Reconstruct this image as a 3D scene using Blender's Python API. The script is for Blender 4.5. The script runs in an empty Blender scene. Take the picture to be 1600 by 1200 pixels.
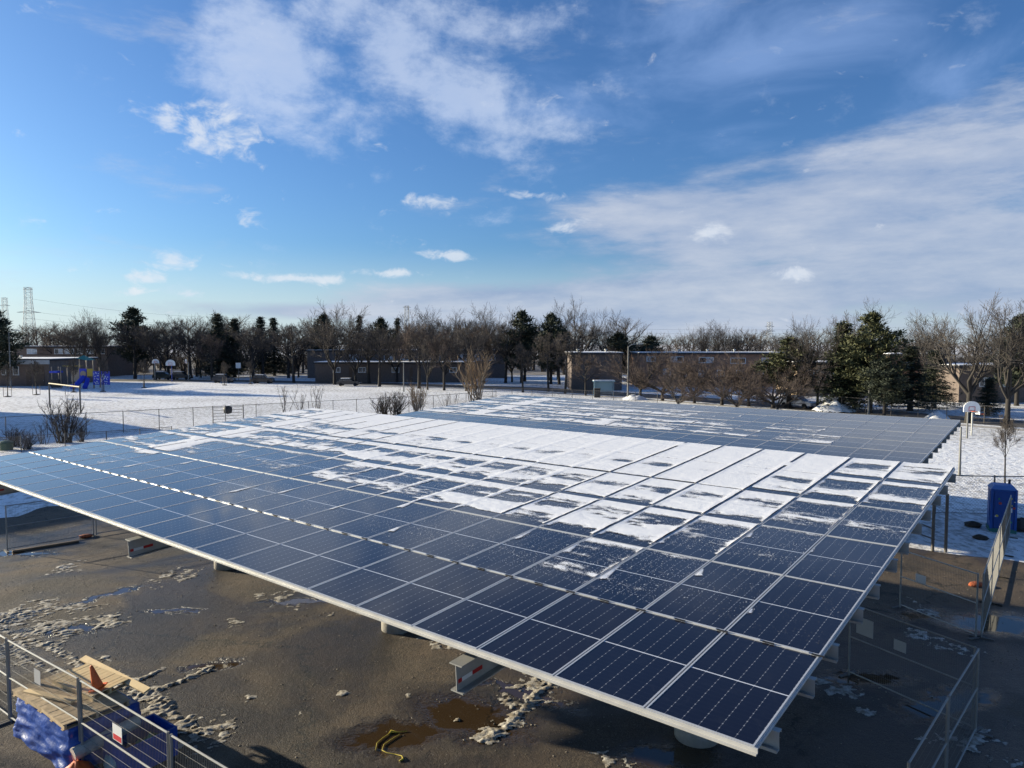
import bpy, math, random
import numpy as np
from mathutils import Vector, Matrix, Euler
random.seed(7); np.random.seed(7)
R = math.radians
scene = bpy.context.scene
COL = scene.collection

# ------------------------------------------------------------------ camera, sky, sun, exposure
CAM_H = 8.3; FPX = 1117.23; PITCH = 0.056768
cam_d = bpy.data.cameras.new('camera'); cam = bpy.data.objects.new('camera', cam_d); COL.objects.link(cam)
cam.location = (0, 0, CAM_H); cam.rotation_euler = (math.pi/2 - PITCH, 0, 0)
cam_d.sensor_width = 36; cam_d.lens = FPX/1600*36; cam_d.clip_start = .1; cam_d.clip_end = 6000
scene.camera = cam
cy = scene.cycles; cy.max_bounces = 5; cy.diffuse_bounces = 2; cy.glossy_bounces = 3; cy.transmission_bounces = 4; cy.transparent_max_bounces = 6; cy.caustics_reflective = False; cy.caustics_refractive = False
scene.view_settings.view_transform = 'Standard'; scene.view_settings.look = 'None'
scene.view_settings.exposure = 1.05; scene.view_settings.gamma = 1

FWD = np.array([0, math.cos(PITCH), -math.sin(PITCH)]); UPV = np.array([0, math.sin(PITCH), math.cos(PITCH)])
def ray(px, py): return FWD + np.array([1., 0, 0])*(px-800)/FPX + UPV*(600-py)/FPX
def P(px, py, z=0.):
    d = ray(px, py); t = (z-CAM_H)/d[2]; return (float(d[0]*t), float(d[1]*t), z)
def D(px, py, Y):
    d = ray(px, py); t = Y/d[1]; return (float(d[0]*t), Y, CAM_H+float(d[2]*t))

SUN_DIR = Vector((-4.13, 1.55, 1.0)).normalized()          # towards the sun
SUN_EL = math.asin(SUN_DIR.z); SUN_AZ = math.atan2(SUN_DIR.x, SUN_DIR.y)   # clockwise from +Y
sun_d = bpy.data.lights.new('sun', 'SUN'); sun_d.energy = 5.0; sun_d.angle = R(.55); sun_d.color = (1, .885, .66)
sun = bpy.data.objects.new('sun', sun_d); COL.objects.link(sun)
sun.rotation_euler = SUN_DIR.to_track_quat('Z', 'Y').to_euler(); sun.location = (-60, 20, 40)

SKY_STRENGTH = .058; SKY_WB = (.50, .84, 1.36); CL = .69   # CL: brightness of cloud
world = bpy.data.worlds.new('World'); scene.world = world; world.use_nodes = True
world.cycles.sampling_method = 'MANUAL'; world.cycles.sample_map_resolution = 256
def build_world():
    nt = world.node_tree; nt.nodes.clear(); N = nt.nodes.new; L = nt.links.new
    def m(op, a, b=None, c=None, clamp=False):
        n = N('ShaderNodeMath'); n.operation = op; n.use_clamp = clamp
        for i, v in enumerate((a, b, c)):
            if v is None: continue
            if isinstance(v, (int, float)): n.inputs[i].default_value = v
            else: L(v, n.inputs[i])
        return n.outputs[0]
    sky = N('ShaderNodeTexSky'); sky.sky_type = 'NISHITA'; sky.sun_disc = False
    sky.sun_elevation = SUN_EL; sky.sun_rotation = SUN_AZ
    sky.altitude = 100; sky.air_density = 1.0; sky.dust_density = 1.1; sky.ozone_density = 1.5
    tc = N('ShaderNodeTexCoord'); sp = N('ShaderNodeSeparateXYZ'); L(tc.outputs['Generated'], sp.inputs[0])
    az = m('ARCTAN2', sp.outputs[0], sp.outputs[1]); el = m('ARCSINE', sp.outputs[2])
    cb = N('ShaderNodeCombineXYZ'); L(az, cb.inputs[0]); L(el, cb.inputs[1]); AE = cb.outputs[0]
    def noise(scale, sx, sy, detail=8, rough=.6, dist=0., off=0, rot=0):
        mp = N('ShaderNodeMapping'); mp.inputs['Scale'].default_value = (sx, sy, 1); mp.inputs['Location'].default_value = (off, off*.7, off*.3)
        mp.inputs['Rotation'].default_value = (0, 0, rot)
        L(AE, mp.inputs[0]); t = N('ShaderNodeTexNoise'); t.inputs['Scale'].default_value = scale; t.inputs['Detail'].default_value = detail
        t.inputs['Roughness'].default_value = rough; t.inputs['Distortion'].default_value = dist; L(mp.outputs[0], t.inputs['Vector']); return t.outputs[0]
    def ang(px, py):
        d = ray(px, py); d = d/np.linalg.norm(d); return math.atan2(d[0], d[1]), math.asin(d[2])
    def blob(px, py, rx, ry, rot=0, amp=1.):
        a, e = ang(px, py)
        mp = N('ShaderNodeMapping'); mp.vector_type = 'TEXTURE'; mp.inputs['Location'].default_value = (a, e, 0)
        mp.inputs['Rotation'].default_value = (0, 0, R(rot)); mp.inputs['Scale'].default_value = (rx/FPX, ry/FPX, 1)
        L(AE, mp.inputs[0]); g = N('ShaderNodeTexGradient'); g.gradient_type = 'SPHERICAL'; L(mp.outputs[0], g.inputs[0])
        return m('MULTIPLY', g.outputs['Fac'], amp)
    def layer(blobs, nz, gain, thr, namp):
        acc = None
        for b in blobs:
            v = blob(*b); acc = v if acc is None else m('MAXIMUM', acc, v)
        v = m('ADD', acc, m('MULTIPLY', m('SUBTRACT', nz, .5), namp))
        # behind the camera and beside the frame the same broken cloud carries on
        a = m('MULTIPLY', m('SUBTRACT', v, thr), gain, clamp=True)
        s = N('ShaderNodeMapRange'); s.interpolation_type = 'SMOOTHSTEP'; L(a, s.inputs[0]); return s.outputs[0]
    n_fluff = noise(10, 1, 1.6, 8, .63, .1, 4.4, R(12)); n_small = noise(26, 1, 1.6, 4, .62, .4, 9.4); n_streak = noise(4.2, 1, 3.8, 8, .62, .1, 7.7, R(-6))
    big = [(430, 105, 230, 135, -15, 1.0), (620, 60, 340, 130, -15, .78), (700, 150, 220, 100, -25, .82), (860, 170, 170, 80, 0, .6), (390, 25, 140, 60, 0, .55), (850, 40, 150, 90, 0, .5)]
    small = [(250, 183, 60, 36, 0, .9), (350, 207, 95, 54, 0, 1.0), (590, 225, 46, 20, 0, .7), (395, 346, 50, 26, 0, .75),
             (280, 405, 52, 24, 0, 1), (222, 433, 50, 15, 0, .95), (297, 459, 34, 12, 0, 1), (190, 455, 52, 10, 0, .8), (676, 313, 80, 16, 2, 1), (707, 400, 70, 13, 0, 1),
             (835, 306, 80, 12, -6, .7), (880, 354, 62, 17, 14, .9), (1113, 364, 40, 26, 0, 1.1), (1243, 428, 52, 20, 0, 1.1), (450, 435, 150, 12, 0, 1), (610, 427, 120, 11, 0, .8), (245, 205, 60, 16, 20, .5)]
    grey = [(1060, 330, 300, 90, 8, .85), (1300, 325, 560, 130, 10, 1.0), (1560, 250, 480, 90, 12, .75), (1150, 458, 640, 70, 3, 1.25), (1560, 390, 560, 90, 4, 1.0), (1400, 370, 420, 70, 0, .9),
            (780, 465, 380, 42, 3, .95), (560, 487, 480, 22, 0, .8), (1750, 440, 640, 100, 0, 1.0), (1000, 500, 760, 44, 0, .9)]
    veil = [(1180, 100, 420, 140, 10, .62), (1460, 130, 220, 70, 25, .55), (1090, 20, 320, 90, 0, .5), (1150, 200, 320, 40, 8, .45)]
    aw = layer(big, n_fluff, 1.5, .17, 2.0); asm = layer(small, n_small, 1.45, .30, 2.3); ag = layer(grey, n_streak, 1.9, .10, 1.5)
    av = layer(veil, noise(3.6, 1, 2.2, 6, .6, .6, 5.2, R(20)), 1.4, .10, 1.7)
    # the sky outside the frame carries on with the same scattered cloud
    off = m('GREATER_THAN', m('ABSOLUTE', az), .80)
    ao = m('MULTIPLY', m('MULTIPLY', m('SUBTRACT', n_streak, .50), 3.2, clamp=True), off)
    def bg(col, st=1.):
        b = N('ShaderNodeBackground'); b.inputs['Strength'].default_value = st
        if isinstance(col, tuple): b.inputs['Color'].default_value = (*col, 1)
        else: L(col, b.inputs['Color'])
        return b.outputs[0]
    def mixc(f, a, b):
        mx = N('ShaderNodeMix'); mx.data_type = 'RGBA'
        for i, v in ((0, f), (6, a), (7, b)):
            if isinstance(v, tuple): mx.inputs[i].default_value = (*[q*CL for q in v], 1)
            elif isinstance(v, float): mx.inputs[i].default_value = v
            else: L(v, mx.inputs[i])
        return mx.outputs[2]
    wb = N('ShaderNodeVectorMath'); wb.operation = 'MULTIPLY'; L(sky.outputs[0], wb.inputs[0]); wb.inputs[1].default_value = [k*SKY_STRENGTH for k in SKY_WB]   # the camera's daylight balance
    c = wb.outputs[0]
    hz = N('ShaderNodeMapRange'); hz.interpolation_type = 'SMOOTHSTEP'; L(el, hz.inputs[0]); hz.inputs[1].default_value = .14; hz.inputs[2].default_value = .0   # pale winter haze low over the horizon, all round
    c = mixc(m('MULTIPLY', hz.outputs[0], .70), c, (.52, .60, .66))
    c = mixc(m('MULTIPLY', ao, .6), c, (.30, .37, .50))
    c = mixc(m('MULTIPLY', av, .46), c, (.24, .36, .62))
    gt = N('ShaderNodeMapRange'); L(n_streak, gt.inputs[0]); gt.inputs[1].default_value = .36; gt.inputs[2].default_value = .66
    c = mixc(m('MULTIPLY', ag, .86), c, mixc(gt.outputs[0], (.22, .29, .43), (.42, .455, .53)))
    c = mixc(m('MULTIPLY', aw, .60), c, mixc(n_fluff, (.34, .44, .64), (.54, .59, .68)))
    c = mixc(m('MULTIPLY', asm, .70), c, mixc(n_small, (.42, .50, .62), (.66, .66, .66)))
    s = bg(c)
    out = N('ShaderNodeOutputWorld'); L(s, out.inputs[0])
build_world()

# ------------------------------------------------------------------ helpers: meshes, tags
def new_mesh(name, V, Fc, mat=None, smooth=False):
    me = bpy.data.meshes.new(name); me.from_pydata([tuple(v) for v in V], [], Fc); me.update()
    if mat: me.materials.append(mat)
    if smooth: me.polygons.foreach_set('use_smooth', [True]*len(me.polygons))
    return me
def link(name, me, parent=None, loc=(0, 0, 0), rot=(0, 0, 0)):
    o = bpy.data.objects.new(name, me); COL.objects.link(o); o.parent = parent; o.location = loc; o.rotation_euler = rot; return o
def tag(o, label=None, cat=None, group=None, kind=None):
    if label: o['label'] = label
    if cat: o['category'] = cat
    if group: o['group'] = group
    if kind: o['kind'] = kind
    return o
def thing(name, label, cat, loc=(0, 0, 0), rz=0., group=None):
    return tag(link(name, None, None, loc, (0, 0, rz)), label, cat, group)
class MB:
    def __init__(s): s.V = []; s.F = []
    def add(s, V, F):
        k = len(s.V); s.V += [tuple(v) for v in V]; s.F += [tuple(i+k for i in f) for f in F]; return s
    def box(s, c, size, rz=0., M=None):
        hx, hy, hz = size[0]/2, size[1]/2, size[2]/2
        V = [Vector((x, y, z)) for z in (-hz, hz) for x, y in ((-hx, -hy), (hx, -hy), (hx, hy), (-hx, hy))]
        if rz: V = [Matrix.Rotation(rz, 3, 'Z') @ v for v in V]
        if M is not None: V = [M @ v for v in V]
        V = [v+Vector(c) for v in V]
        return s.add(V, [(0, 3, 2, 1), (4, 5, 6, 7), (0, 1, 5, 4), (1, 2, 6, 5), (2, 3, 7, 6), (3, 0, 4, 7)])
    def tube(s, pts, rad, n=6, cap=True):
        pts = [Vector(p) for p in pts]
        if isinstance(rad, (int, float)): rad = [rad]*len(pts)
        V = []; F = []; prev = None
        for i, p in enumerate(pts):
            t = (pts[min(i+1, len(pts)-1)]-pts[max(i-1, 0)])
            if t.length < 1e-9: t = Vector((0, 0, 1))
            t.normalize()
            if prev is None:
                a = t.cross(Vector((0, 0, 1)) if abs(t.z) < .9 else Vector((1, 0, 0))).normalized()
            else:
                a = (prev-t*prev.dot(t)); a = a.normalized() if a.length > 1e-6 else t.orthogonal().normalized()
            prev = a; b = t.cross(a)
            for j in range(n):
                q = 2*math.pi*j/n; V.append(p+(a*math.cos(q)+b*math.sin(q))*rad[i])
        for i in range(len(pts)-1):
            for j in range(n):
                F.append((i*n+j, i*n+(j+1) % n, (i+1)*n+(j+1) % n, (i+1)*n+j))
        if cap: F.append(tuple(range(n-1, -1, -1))); F.append(tuple((len(pts)-1)*n+j for j in range(n)))
        return s.add(V, F)
    def lathe(s, prof, n=20, c=(0, 0, 0)):
        V = [(c[0]+r*math.cos(2*math.pi*j/n), c[1]+r*math.sin(2*math.pi*j/n), c[2]+z) for r, z in prof for j in range(n)]
        F = [(i*n+j, i*n+(j+1) % n, (i+1)*n+(j+1) % n, (i+1)*n+j) for i in range(len(prof)-1) for j in range(n)]
        F.append(tuple(range(n-1, -1, -1))); F.append(tuple((len(prof)-1)*n+j for j in range(n))); return s.add(V, F)
    def prism(s, poly, axis_from, axis_to):
        # poly: list of 3-vectors offsets placed at two ends
        k = len(poly); V = [Vector(axis_from)+Vector(p) for p in poly]+[Vector(axis_to)+Vector(p) for p in poly]
        F = [tuple(range(k-1, -1, -1)), tuple(range(k, 2*k))]+[(i, (i+1) % k, k+(i+1) % k, k+i) for i in range(k)]
        return s.add(V, F)
    def mesh(s, name, mat, smooth=False): return new_mesh(name, s.V, s.F, mat, smooth)
    def build(s, name, mat, parent=None, smooth=False, loc=(0, 0, 0), rot=(0, 0, 0)):
        return link(name, s.mesh(name, mat, smooth), parent, loc, rot)
def copy_tree(o, parent=None):
    c = o.copy(); COL.objects.link(c); c.parent = parent
    for ch in list(o.children): copy_tree(ch, c)
    return c
# value noise on numpy arrays
def vnoise(x, y, seed=0):
    xi = np.floor(x).astype(np.int64); yi = np.floor(y).astype(np.int64); fx = x-xi; fy = y-yi
    def h(a, b):
        n = (a*374761393 + b*668265263 + seed*974711) & 0x7fffffff
        n = ((n ^ (n >> 13))*1274126177) & 0x7fffffff
        return ((n ^ (n >> 16)) & 0xffff)/65535.
    u = fx*fx*(3-2*fx); v = fy*fy*(3-2*fy)
    return (h(xi, yi)*(1-u)+h(xi+1, yi)*u)*(1-v)+(h(xi, yi+1)*(1-u)+h(xi+1, yi+1)*u)*v
def fbm(x, y, seed=0, oct=4):
    a = .5; s = 0; t = 0
    for i in range(oct):
        s = s+a*vnoise(x, y, seed+i*17); t += a; x = x*2.03+5.1; y = y*2.03+1.7; a *= .5
    return s/t
def heightfield(name, X, Y, Z, keep, mat, parent=None, smooth=True, attr=None):
    ny, nx = X.shape; kq = keep[:-1, :-1] & keep[1:, :-1] & keep[:-1, 1:] & keep[1:, 1:]
    idx = np.arange(nx*ny).reshape(ny, nx)
    q = np.stack([idx[:-1, :-1][kq], idx[:-1, 1:][kq], idx[1:, 1:][kq], idx[1:, :-1][kq]], -1)
    used, inv = np.unique(q.ravel(), return_inverse=True)
    V = np.stack([X.ravel()[used], Y.ravel()[used], Z.ravel()[used]], -1).astype(np.float32)
    me = raw_mesh(name, V, inv.reshape(-1, 4), mat, smooth)
    if attr: at = me.attributes.new(attr[0], 'FLOAT', 'POINT'); at.data.foreach_set('value', attr[1].ravel()[used].astype(np.float32))
    return link(name, me, parent)
def raw_mesh(name, V, Q, mat, smooth=False):
    me = bpy.data.meshes.new(name); k = Q.shape[1]
    me.vertices.add(len(V)); me.vertices.foreach_set('co', np.asarray(V, np.float32).ravel())
    me.loops.add(Q.size); me.loops.foreach_set('vertex_index', Q.ravel().astype(np.int32))
    me.polygons.add(len(Q)); me.polygons.foreach_set('loop_start', np.arange(0, Q.size, k, dtype=np.int32))
    me.polygons.foreach_set('loop_total', np.full(len(Q), k, np.int32))
    if smooth: me.polygons.foreach_set('use_smooth', np.ones(len(Q), bool))
    me.update(calc_edges=True); me.materials.append(mat); return me

# ------------------------------------------------------------------ materials
def mat(name, col, rough=.6, metal=0., var=0., vscale=6., bump=0., bscale=30., col2=None, spec=.5, coat=0.):
    M = bpy.data.materials.new(name); M.use_nodes = True; nt = M.node_tree; b = nt.nodes['Principled BSDF']
    b.inputs['Base Color'].default_value = (*col, 1); b.inputs['Roughness'].default_value = rough; b.inputs['Metallic'].default_value = metal
    b.inputs['Specular IOR Level'].default_value = spec; b.inputs['Coat Weight'].default_value = coat
    tc = nt.nodes.new('ShaderNodeTexCoord')
    if var or col2:
        t = nt.nodes.new('ShaderNodeTexNoise'); t.inputs['Scale'].default_value = vscale; t.inputs['Detail'].default_value = 6; t.inputs['Roughness'].default_value = .65
        nt.links.new(tc.outputs['Object'], t.inputs['Vector'])
        r = nt.nodes.new('ShaderNodeValToRGB'); c2 = col2 or tuple(min(1, c*(1+var)) for c in col); c1 = col if col2 else tuple(c*(1-var) for c in col)
        r.color_ramp.elements[0].position = .32; r.color_ramp.elements[1].position = .68
        r.color_ramp.elements[0].color = (*c1, 1); r.color_ramp.elements[1].color = (*c2, 1)
        nt.links.new(t.outputs[0], r.inputs[0]); nt.links.new(r.outputs[0], b.inputs['Base Color'])
    if bump:
        t = nt.nodes.new('ShaderNodeTexNoise'); t.inputs['Scale'].default_value = bscale; t.inputs['Detail'].default_value = 5
        nt.links.new(tc.outputs['Object'], t.inputs['Vector']); bp = nt.nodes.new('ShaderNodeBump'); bp.inputs['Strength'].default_value = bump; bp.inputs['Distance'].default_value = .05
        nt.links.new(t.outputs[0], bp.inputs['Height']); nt.links.new(bp.outputs[0], b.inputs['Normal'])
    return M
class NT:
    def __init__(s, M): s.nt = M.node_tree; s.N = s.nt.nodes.new; s.L = s.nt.links.new; s.b = s.nt.nodes['Principled BSDF']
    def m(s, op, a, b=None, c=None, clamp=False):
        n = s.N('ShaderNodeMath'); n.operation = op; n.use_clamp = clamp
        for i, v in enumerate((a, b, c)):
            if v is None: continue
            if isinstance(v, (int, float)): n.inputs[i].default_value = v
            else: s.L(v, n.inputs[i])
        return n.outputs[0]
    def noise(s, vec, scale, detail=6, rough=.6, dist=0.):
        t = s.N('ShaderNodeTexNoise'); t.inputs['Scale'].default_value = scale; t.inputs['Detail'].default_value = detail; t.inputs['Roughness'].default_value = rough
        t.inputs['Distortion'].default_value = dist; s.L(vec, t.inputs['Vector']); return t.outputs[0]
    def mix(s, f, a, b):
        n = s.N('ShaderNodeMix'); n.data_type = 'RGBA'
        for i, v in ((0, f), (6, a), (7, b)):
            if isinstance(v, (int, float)): n.inputs[i].default_value = v
            elif isinstance(v, tuple): n.inputs[i].default_value = (*v, 1)
            else: s.L(v, n.inputs[i])
        return n.outputs[2]
    def rng(s, v, a, b, c=0., d=1.):
        n = s.N('ShaderNodeMapRange'); n.interpolation_type = 'SMOOTHSTEP'; s.L(v, n.inputs[0])
        for i, q in ((1, a), (2, b), (3, c), (4, d)): n.inputs[i].default_value = q
        return n.outputs[0]
    def bump(s, h, st, dist):
        n = s.N('ShaderNodeBump'); n.inputs['Strength'].default_value = st; n.inputs['Distance'].default_value = dist; s.L(h, n.inputs['Height']); s.L(n.outputs[0], s.b.inputs['Normal'])
def nmat(name):
    M = bpy.data.materials.new(name); M.use_nodes = True; return M, NT(M)

PW, PL = 1.134, 2.278
def glass_material():
    M, t = nmat('solar_glass'); tc = t.N('ShaderNodeTexCoord'); sp = t.N('ShaderNodeSeparateXYZ'); t.L(tc.outputs['Object'], sp.inputs[0])
    x = t.m('ADD', sp.outputs[0], PW/2-.018); y = sp.outputs[1]       # x from left inner edge, y centred
    cw = (PW-.036)/6; ch = (PL-.036-.02)/24
    fx = t.m('FRACT', t.m('DIVIDE', x, cw)); dx = t.m('MULTIPLY', t.m('MINIMUM', fx, t.m('SUBTRACT', 1, fx)), cw)     # distance to a column gap
    ay = t.m('SUBTRACT', t.m('ABSOLUTE', y), .010); fy = t.m('FRACT', t.m('DIVIDE', ay, ch)); dy = t.m('MULTIPLY', t.m('MINIMUM', fy, t.m('SUBTRACT', 1, fy)), ch)
    gapx = t.m('LESS_THAN', dx, .0022); gapy = t.m('LESS_THAN', dy, .0012)
    dia = t.m('LESS_THAN', t.m('ADD', dx, t.m('MULTIPLY', dy, .55)), .009)   # pale diamonds at the cell corners
    mid = t.m('LESS_THAN', ay, 0.0)
    bb = t.m('FRACT', t.m('MULTIPLY', fx, 10.)); bus = t.m('LESS_THAN', t.m('ABSOLUTE', t.m('SUBTRACT', bb, .5)), .035)
    oi = t.N('ShaderNodeObjectInfo'); rnd = oi.outputs['Random']
    nz = t.noise(tc.outputs['Object'], 1.3, 3)
    cell = t.mix(rnd, (.003, .006, .020), (.009, .007, .012)); cell = t.mix(t.m('MULTIPLY', bus, .05), cell, (.10, .11, .14))
    c = t.mix(t.m('MULTIPLY', gapy, .16), cell, (.10, .12, .16)); c = t.mix(t.m('MULTIPLY', gapx, .26), c, (.42, .44, .48))
    c = t.mix(t.m('MULTIPLY', dia, .42), c, (.50, .53, .58)); c = t.mix(mid, c, (.62, .65, .70))
    # dried frost and dust: fine specks with their own shape
    fr = t.noise(tc.outputs['Object'], 46, 2, .5); fr2 = t.noise(tc.outputs['Object'], 2.1, 3)
    fz = t.m('MULTIPLY', t.rng(fr, .70, .76), t.rng(fr2, .48, .66)); c = t.mix(t.m('MULTIPLY', t.rng(t.noise(tc.outputs['Object'], 3.5, 5, .7, 1.2),   .50, .80), .010), c, (.75, .78, .82))
    t.b.inputs['Sheen Weight'].default_value = .075; t.b.inputs['Sheen Roughness'].default_value = .25; t.b.inputs['Sheen Tint'].default_value = (.8, .85, .9, 1)   # dust-like sheen, put in to brighten the glass at grazing angles
    t.L(c, t.b.inputs['Base Color']); t.L(t.rng(nz, .3, .7, .05, .11), t.b.inputs['Roughness']); t.b.inputs['IOR'].default_value = 1.5
    return M
MT = {}
MT['glass'] = glass_material()
MT['alu'] = mat('anodised_aluminium', (.60, .61, .62), .42, .35, .06, 9); MT['gutter'] = mat('mill_finish_gutter', (.60, .59, .56), .45, .3, .12, 2.5)
MT['galv'] = mat('galvanised_steel', (.46, .46, .44), .48, .55, .18, 3, .05, 60)
MT['galv_paint'] = mat('grey_steel_paint', (.40, .40, .38), .55, .1, .12, 4)
MT['black'] = mat('black_rubber', (.012, .012, .013), .6)
MT['concrete'] = mat('pale_concrete', (.46, .43, .38), .85, 0, .18, 5, .3, 40)
MT['red'] = mat('red_reflective_tape', (.50, .02, .02), .35); MT['white'] = mat('white_reflective_tape', (.80, .80, .78), .35)

def snow_material(name, grass, scale=1.):
    M, t = nmat(name); tc = t.N('ShaderNodeTexCoord'); v = tc.outputs['Object']
    c = t.mix(t.noise(v, .25, 4), (.86, .87, .89), (.92, .925, .93))
    if grass:
        mp = t.N('ShaderNodeMapping'); mp.inputs['Scale'].default_value = (1, .55, 1); t.L(v, mp.inputs[0])
        a = t.noise(mp.outputs[0], 2.6, 5, .72); b = t.noise(v, .07, 4)
        k = t.m('ADD', a, t.m('MULTIPLY', t.m('SUBTRACT', b, .5), .35))
        c = t.mix(t.rng(k, .45, .62, 0, .66), c, (.24, .22, .19))
        h = t.noise(v, 1.5, 6, .7); t.bump(h, .9, .16)
    else:
        t.bump(t.noise(v, 9, 6, .6), .35, .03)
    t.L(c, t.b.inputs['Base Color']); t.b.inputs['Roughness'].default_value = .75; t.b.inputs['Specular IOR Level'].default_value = .25
    t.b.inputs['Subsurface Weight'].default_value = 0
    return M
MT['snowfield'] = snow_material('snow_over_grass', True); MT['snow'] = snow_material('fresh_snow', False)

# ------------------------------------------------------------------ the frame of the two canopies
YAW = R(141.574); TILT = .0579; OX, OY, OZ = 2.2872, 6.5251, 4.506
U = Vector((math.cos(YAW), math.sin(YAW), 0)); NN = Vector((math.sin(YAW), -math.cos(YAW), 0)); RZ = YAW-math.pi
def un(u, n, z=0.): return Vector((OX, OY, 0))+U*u+NN*n+Vector((0, 0, z))

# ------------------------------------------------------------------ ground, lot, roads
def ground_sheets():
    m_ = MB(); n = 60
    # one sheet to the horizon
    V = [(-3000, -400, 0), (3000, -400, 0), (3000, 4000, 0), (-3000, 4000, 0)]; m_.add(V, [(0, 1, 2, 3)])
    tag(m_.build('ground', MT['snowfield']), 'snow covered school field with grass showing through', None, None, 'structure')
    M, t = nmat('wet_muddy_asphalt'); tc = t.N('ShaderNodeTexCoord'); v = tc.outputs['Object']
    a = t.noise(v, .35, 5, .6); b = t.noise(v, 2.2, 6, .7); g = t.noise(v, 34, 4, .75); g2 = t.noise(v, 13, 3, .7); w = t.noise(v, .16, 4, .55, .6)
    c = t.mix(t.rng(a, .35, .62), (.032, .026, .020), (.125, .088, .056)); c = t.mix(t.rng(b, .42, .72, 0, .6), c, (.060, .050, .040))
    c = t.mix(t.rng(g, .52, .62, 0, .70), c, (.21, .17, .125)); c = t.mix(t.rng(g, .48, .38, 0, .75), c, (.020, .017, .014)); c = t.mix(t.rng(g2, .55, .66, 0, .5), c, (.17, .135, .095)); c = t.mix(t.rng(g2, .42, .30, 0, .5), c, (.030, .025, .020))
    dr = t.noise(v, .55, 6, .7, .8); c = t.mix(t.rng(dr, .55, .75, 0, .5), c, (.18, .145, .105)); st = t.noise(v, 1.1, 5, .65, .5); c = t.mix(t.rng(st, .56, .70, 0, .65), c, (.020, .017, .014))
    # puddles: ellipses with ragged rims
    sp = t.N('ShaderNodeSeparateXYZ'); t.L(v, sp.inputs[0]); wx = t.m('ADD', sp.outputs[0], t.m('MULTIPLY', t.m('SUBTRACT', t.noise(v, 1.6, 7, .68), .5), 1.9))
    wy = t.m('ADD', sp.outputs[1], t.m('MULTIPLY', t.m('SUBTRACT', t.noise(v, 1.4, 7, .68), .5), 1.7)); pud = None
    for px, py, rx, ry, rot in PUDDLES:
        q = P(px, py); cr, sr = math.cos(rot), math.sin(rot)
        dx = t.m('SUBTRACT', wx, q[0]); dy = t.m('SUBTRACT', wy, q[1])
        e1 = t.m('DIVIDE', t.m('ADD', t.m('MULTIPLY', dx, cr), t.m('MULTIPLY', dy, sr)), rx); e2 = t.m('DIVIDE', t.m('SUBTRACT', t.m('MULTIPLY', dy, cr), t.m('MULTIPLY', dx, sr)), ry)
        d = t.m('SUBTRACT', 1.15, t.m('SQRT', t.m('ADD', t.m('MULTIPLY', e1, e1), t.m('MULTIPLY', e2, e2))))
        pud = d if pud is None else t.m('MAXIMUM', pud, d)
    pm = t.rng(pud, -.12, .50); damp = t.m('MAXIMUM', t.rng(pud, -.9, .2), t.rng(w, .42, .58))
    c = t.mix(t.m('MULTIPLY', damp, .62), c, (.026, .019, .013)); c = t.mix(t.m('MULTIPLY', pm, .8), c, (.055, .034, .017))
    # pale dried edges
    t.L(c, t.b.inputs['Base Color'])
    ro = t.m('MAXIMUM', t.m('SUBTRACT', .88, t.m('ADD', t.m('MULTIPLY', damp, .42), t.m('MULTIPLY', pm, .42))), .06); t.L(ro, t.b.inputs['Roughness'])
    # cracks
    vo = t.N('ShaderNodeTexVoronoi'); vo.feature = 'DISTANCE_TO_EDGE'; vo.inputs['Scale'].default_value = .13
    cbv = t.N('ShaderNodeCombineXYZ'); t.L(wx, cbv.inputs[0]); t.L(wy, cbv.inputs[1]); t.L(cbv.outputs[0], vo.inputs['Vector'])
    crack = t.m('MULTIPLY', t.rng(vo.outputs['Distance'], .010, .001), t.rng(b, .38, .50)); 
    h = t.m('ADD', t.m('MULTIPLY', g, .40), t.m('ADD', t.m('MULTIPLY', b, .8), t.m('MULTIPLY', g2, .35))); h = t.m('SUBTRACT', h, t.m('MULTIPLY', crack, .04))
    h = t.m('MULTIPLY', h, t.m('SUBTRACT', 1, pm)); t.bump(h, 1.0, .035)
    cc = t.mix(t.m('MULTIPLY', crack, .85), c, (.010, .010, .009)); t.L(cc, t.b.inputs['Base Color'])
    MT['asphalt'] = M
    # ragged-edged lot in the canopy frame
    out = []
    def edge(p0, p1, k, amp):
        for i in range(k):
            f = i/k; p = Vector(p0).lerp(Vector(p1), f); nrm = Vector((-(Vector(p1)-Vector(p0)).y, (Vector(p1)-Vector(p0)).x)).normalized()
            out.append(p+nrm*amp*(vnoise(np.array([i*.37]), np.array([len(out)*.13]), 3)[0]-.5)*2)
    C = [Vector((-60, -40)), Vector((-60, 26.3)), Vector((38, 26.3)), Vector((38, -40))]
    edge(C[0], C[1], 30, .3); edge(C[1], C[2], 160, .7); edge(C[2], C[3], 120, .9); edge(C[3], C[0], 20, .2)
    m2 = MB(); m2.add([un(p.x, p.y, .004) for p in out], [tuple(range(len(out)-1, -1, -1))])
    tag(m2.build('parking_lot', M), 'wet muddy asphalt parking lot with puddles', None, None, 'structure')
PUDDLES = [(735, 1120, 1.5, .9, -.5), (620, 1150, 1.3, .6, .2), (165, 930, .25, 1.3, -.7), (330, 1040, .8, .3, .3), (100, 985, 1.2, .35, 0), (30, 865, 1.6, .4, 0), (1350, 1060, 1.2, .5, 0),
           (1560, 975, 1.8, .9, 0), (1440, 960, 1.0, .5, .3), (1050, 1185, 1.0, .5, 0), (470, 940, 1.4, .25, .1), (270, 955, .9, .2, 0), (820, 1085, 1.4, .25, -.6), (1480, 1100, 1.6, .5, .4)]
ground_sheets()
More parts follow.
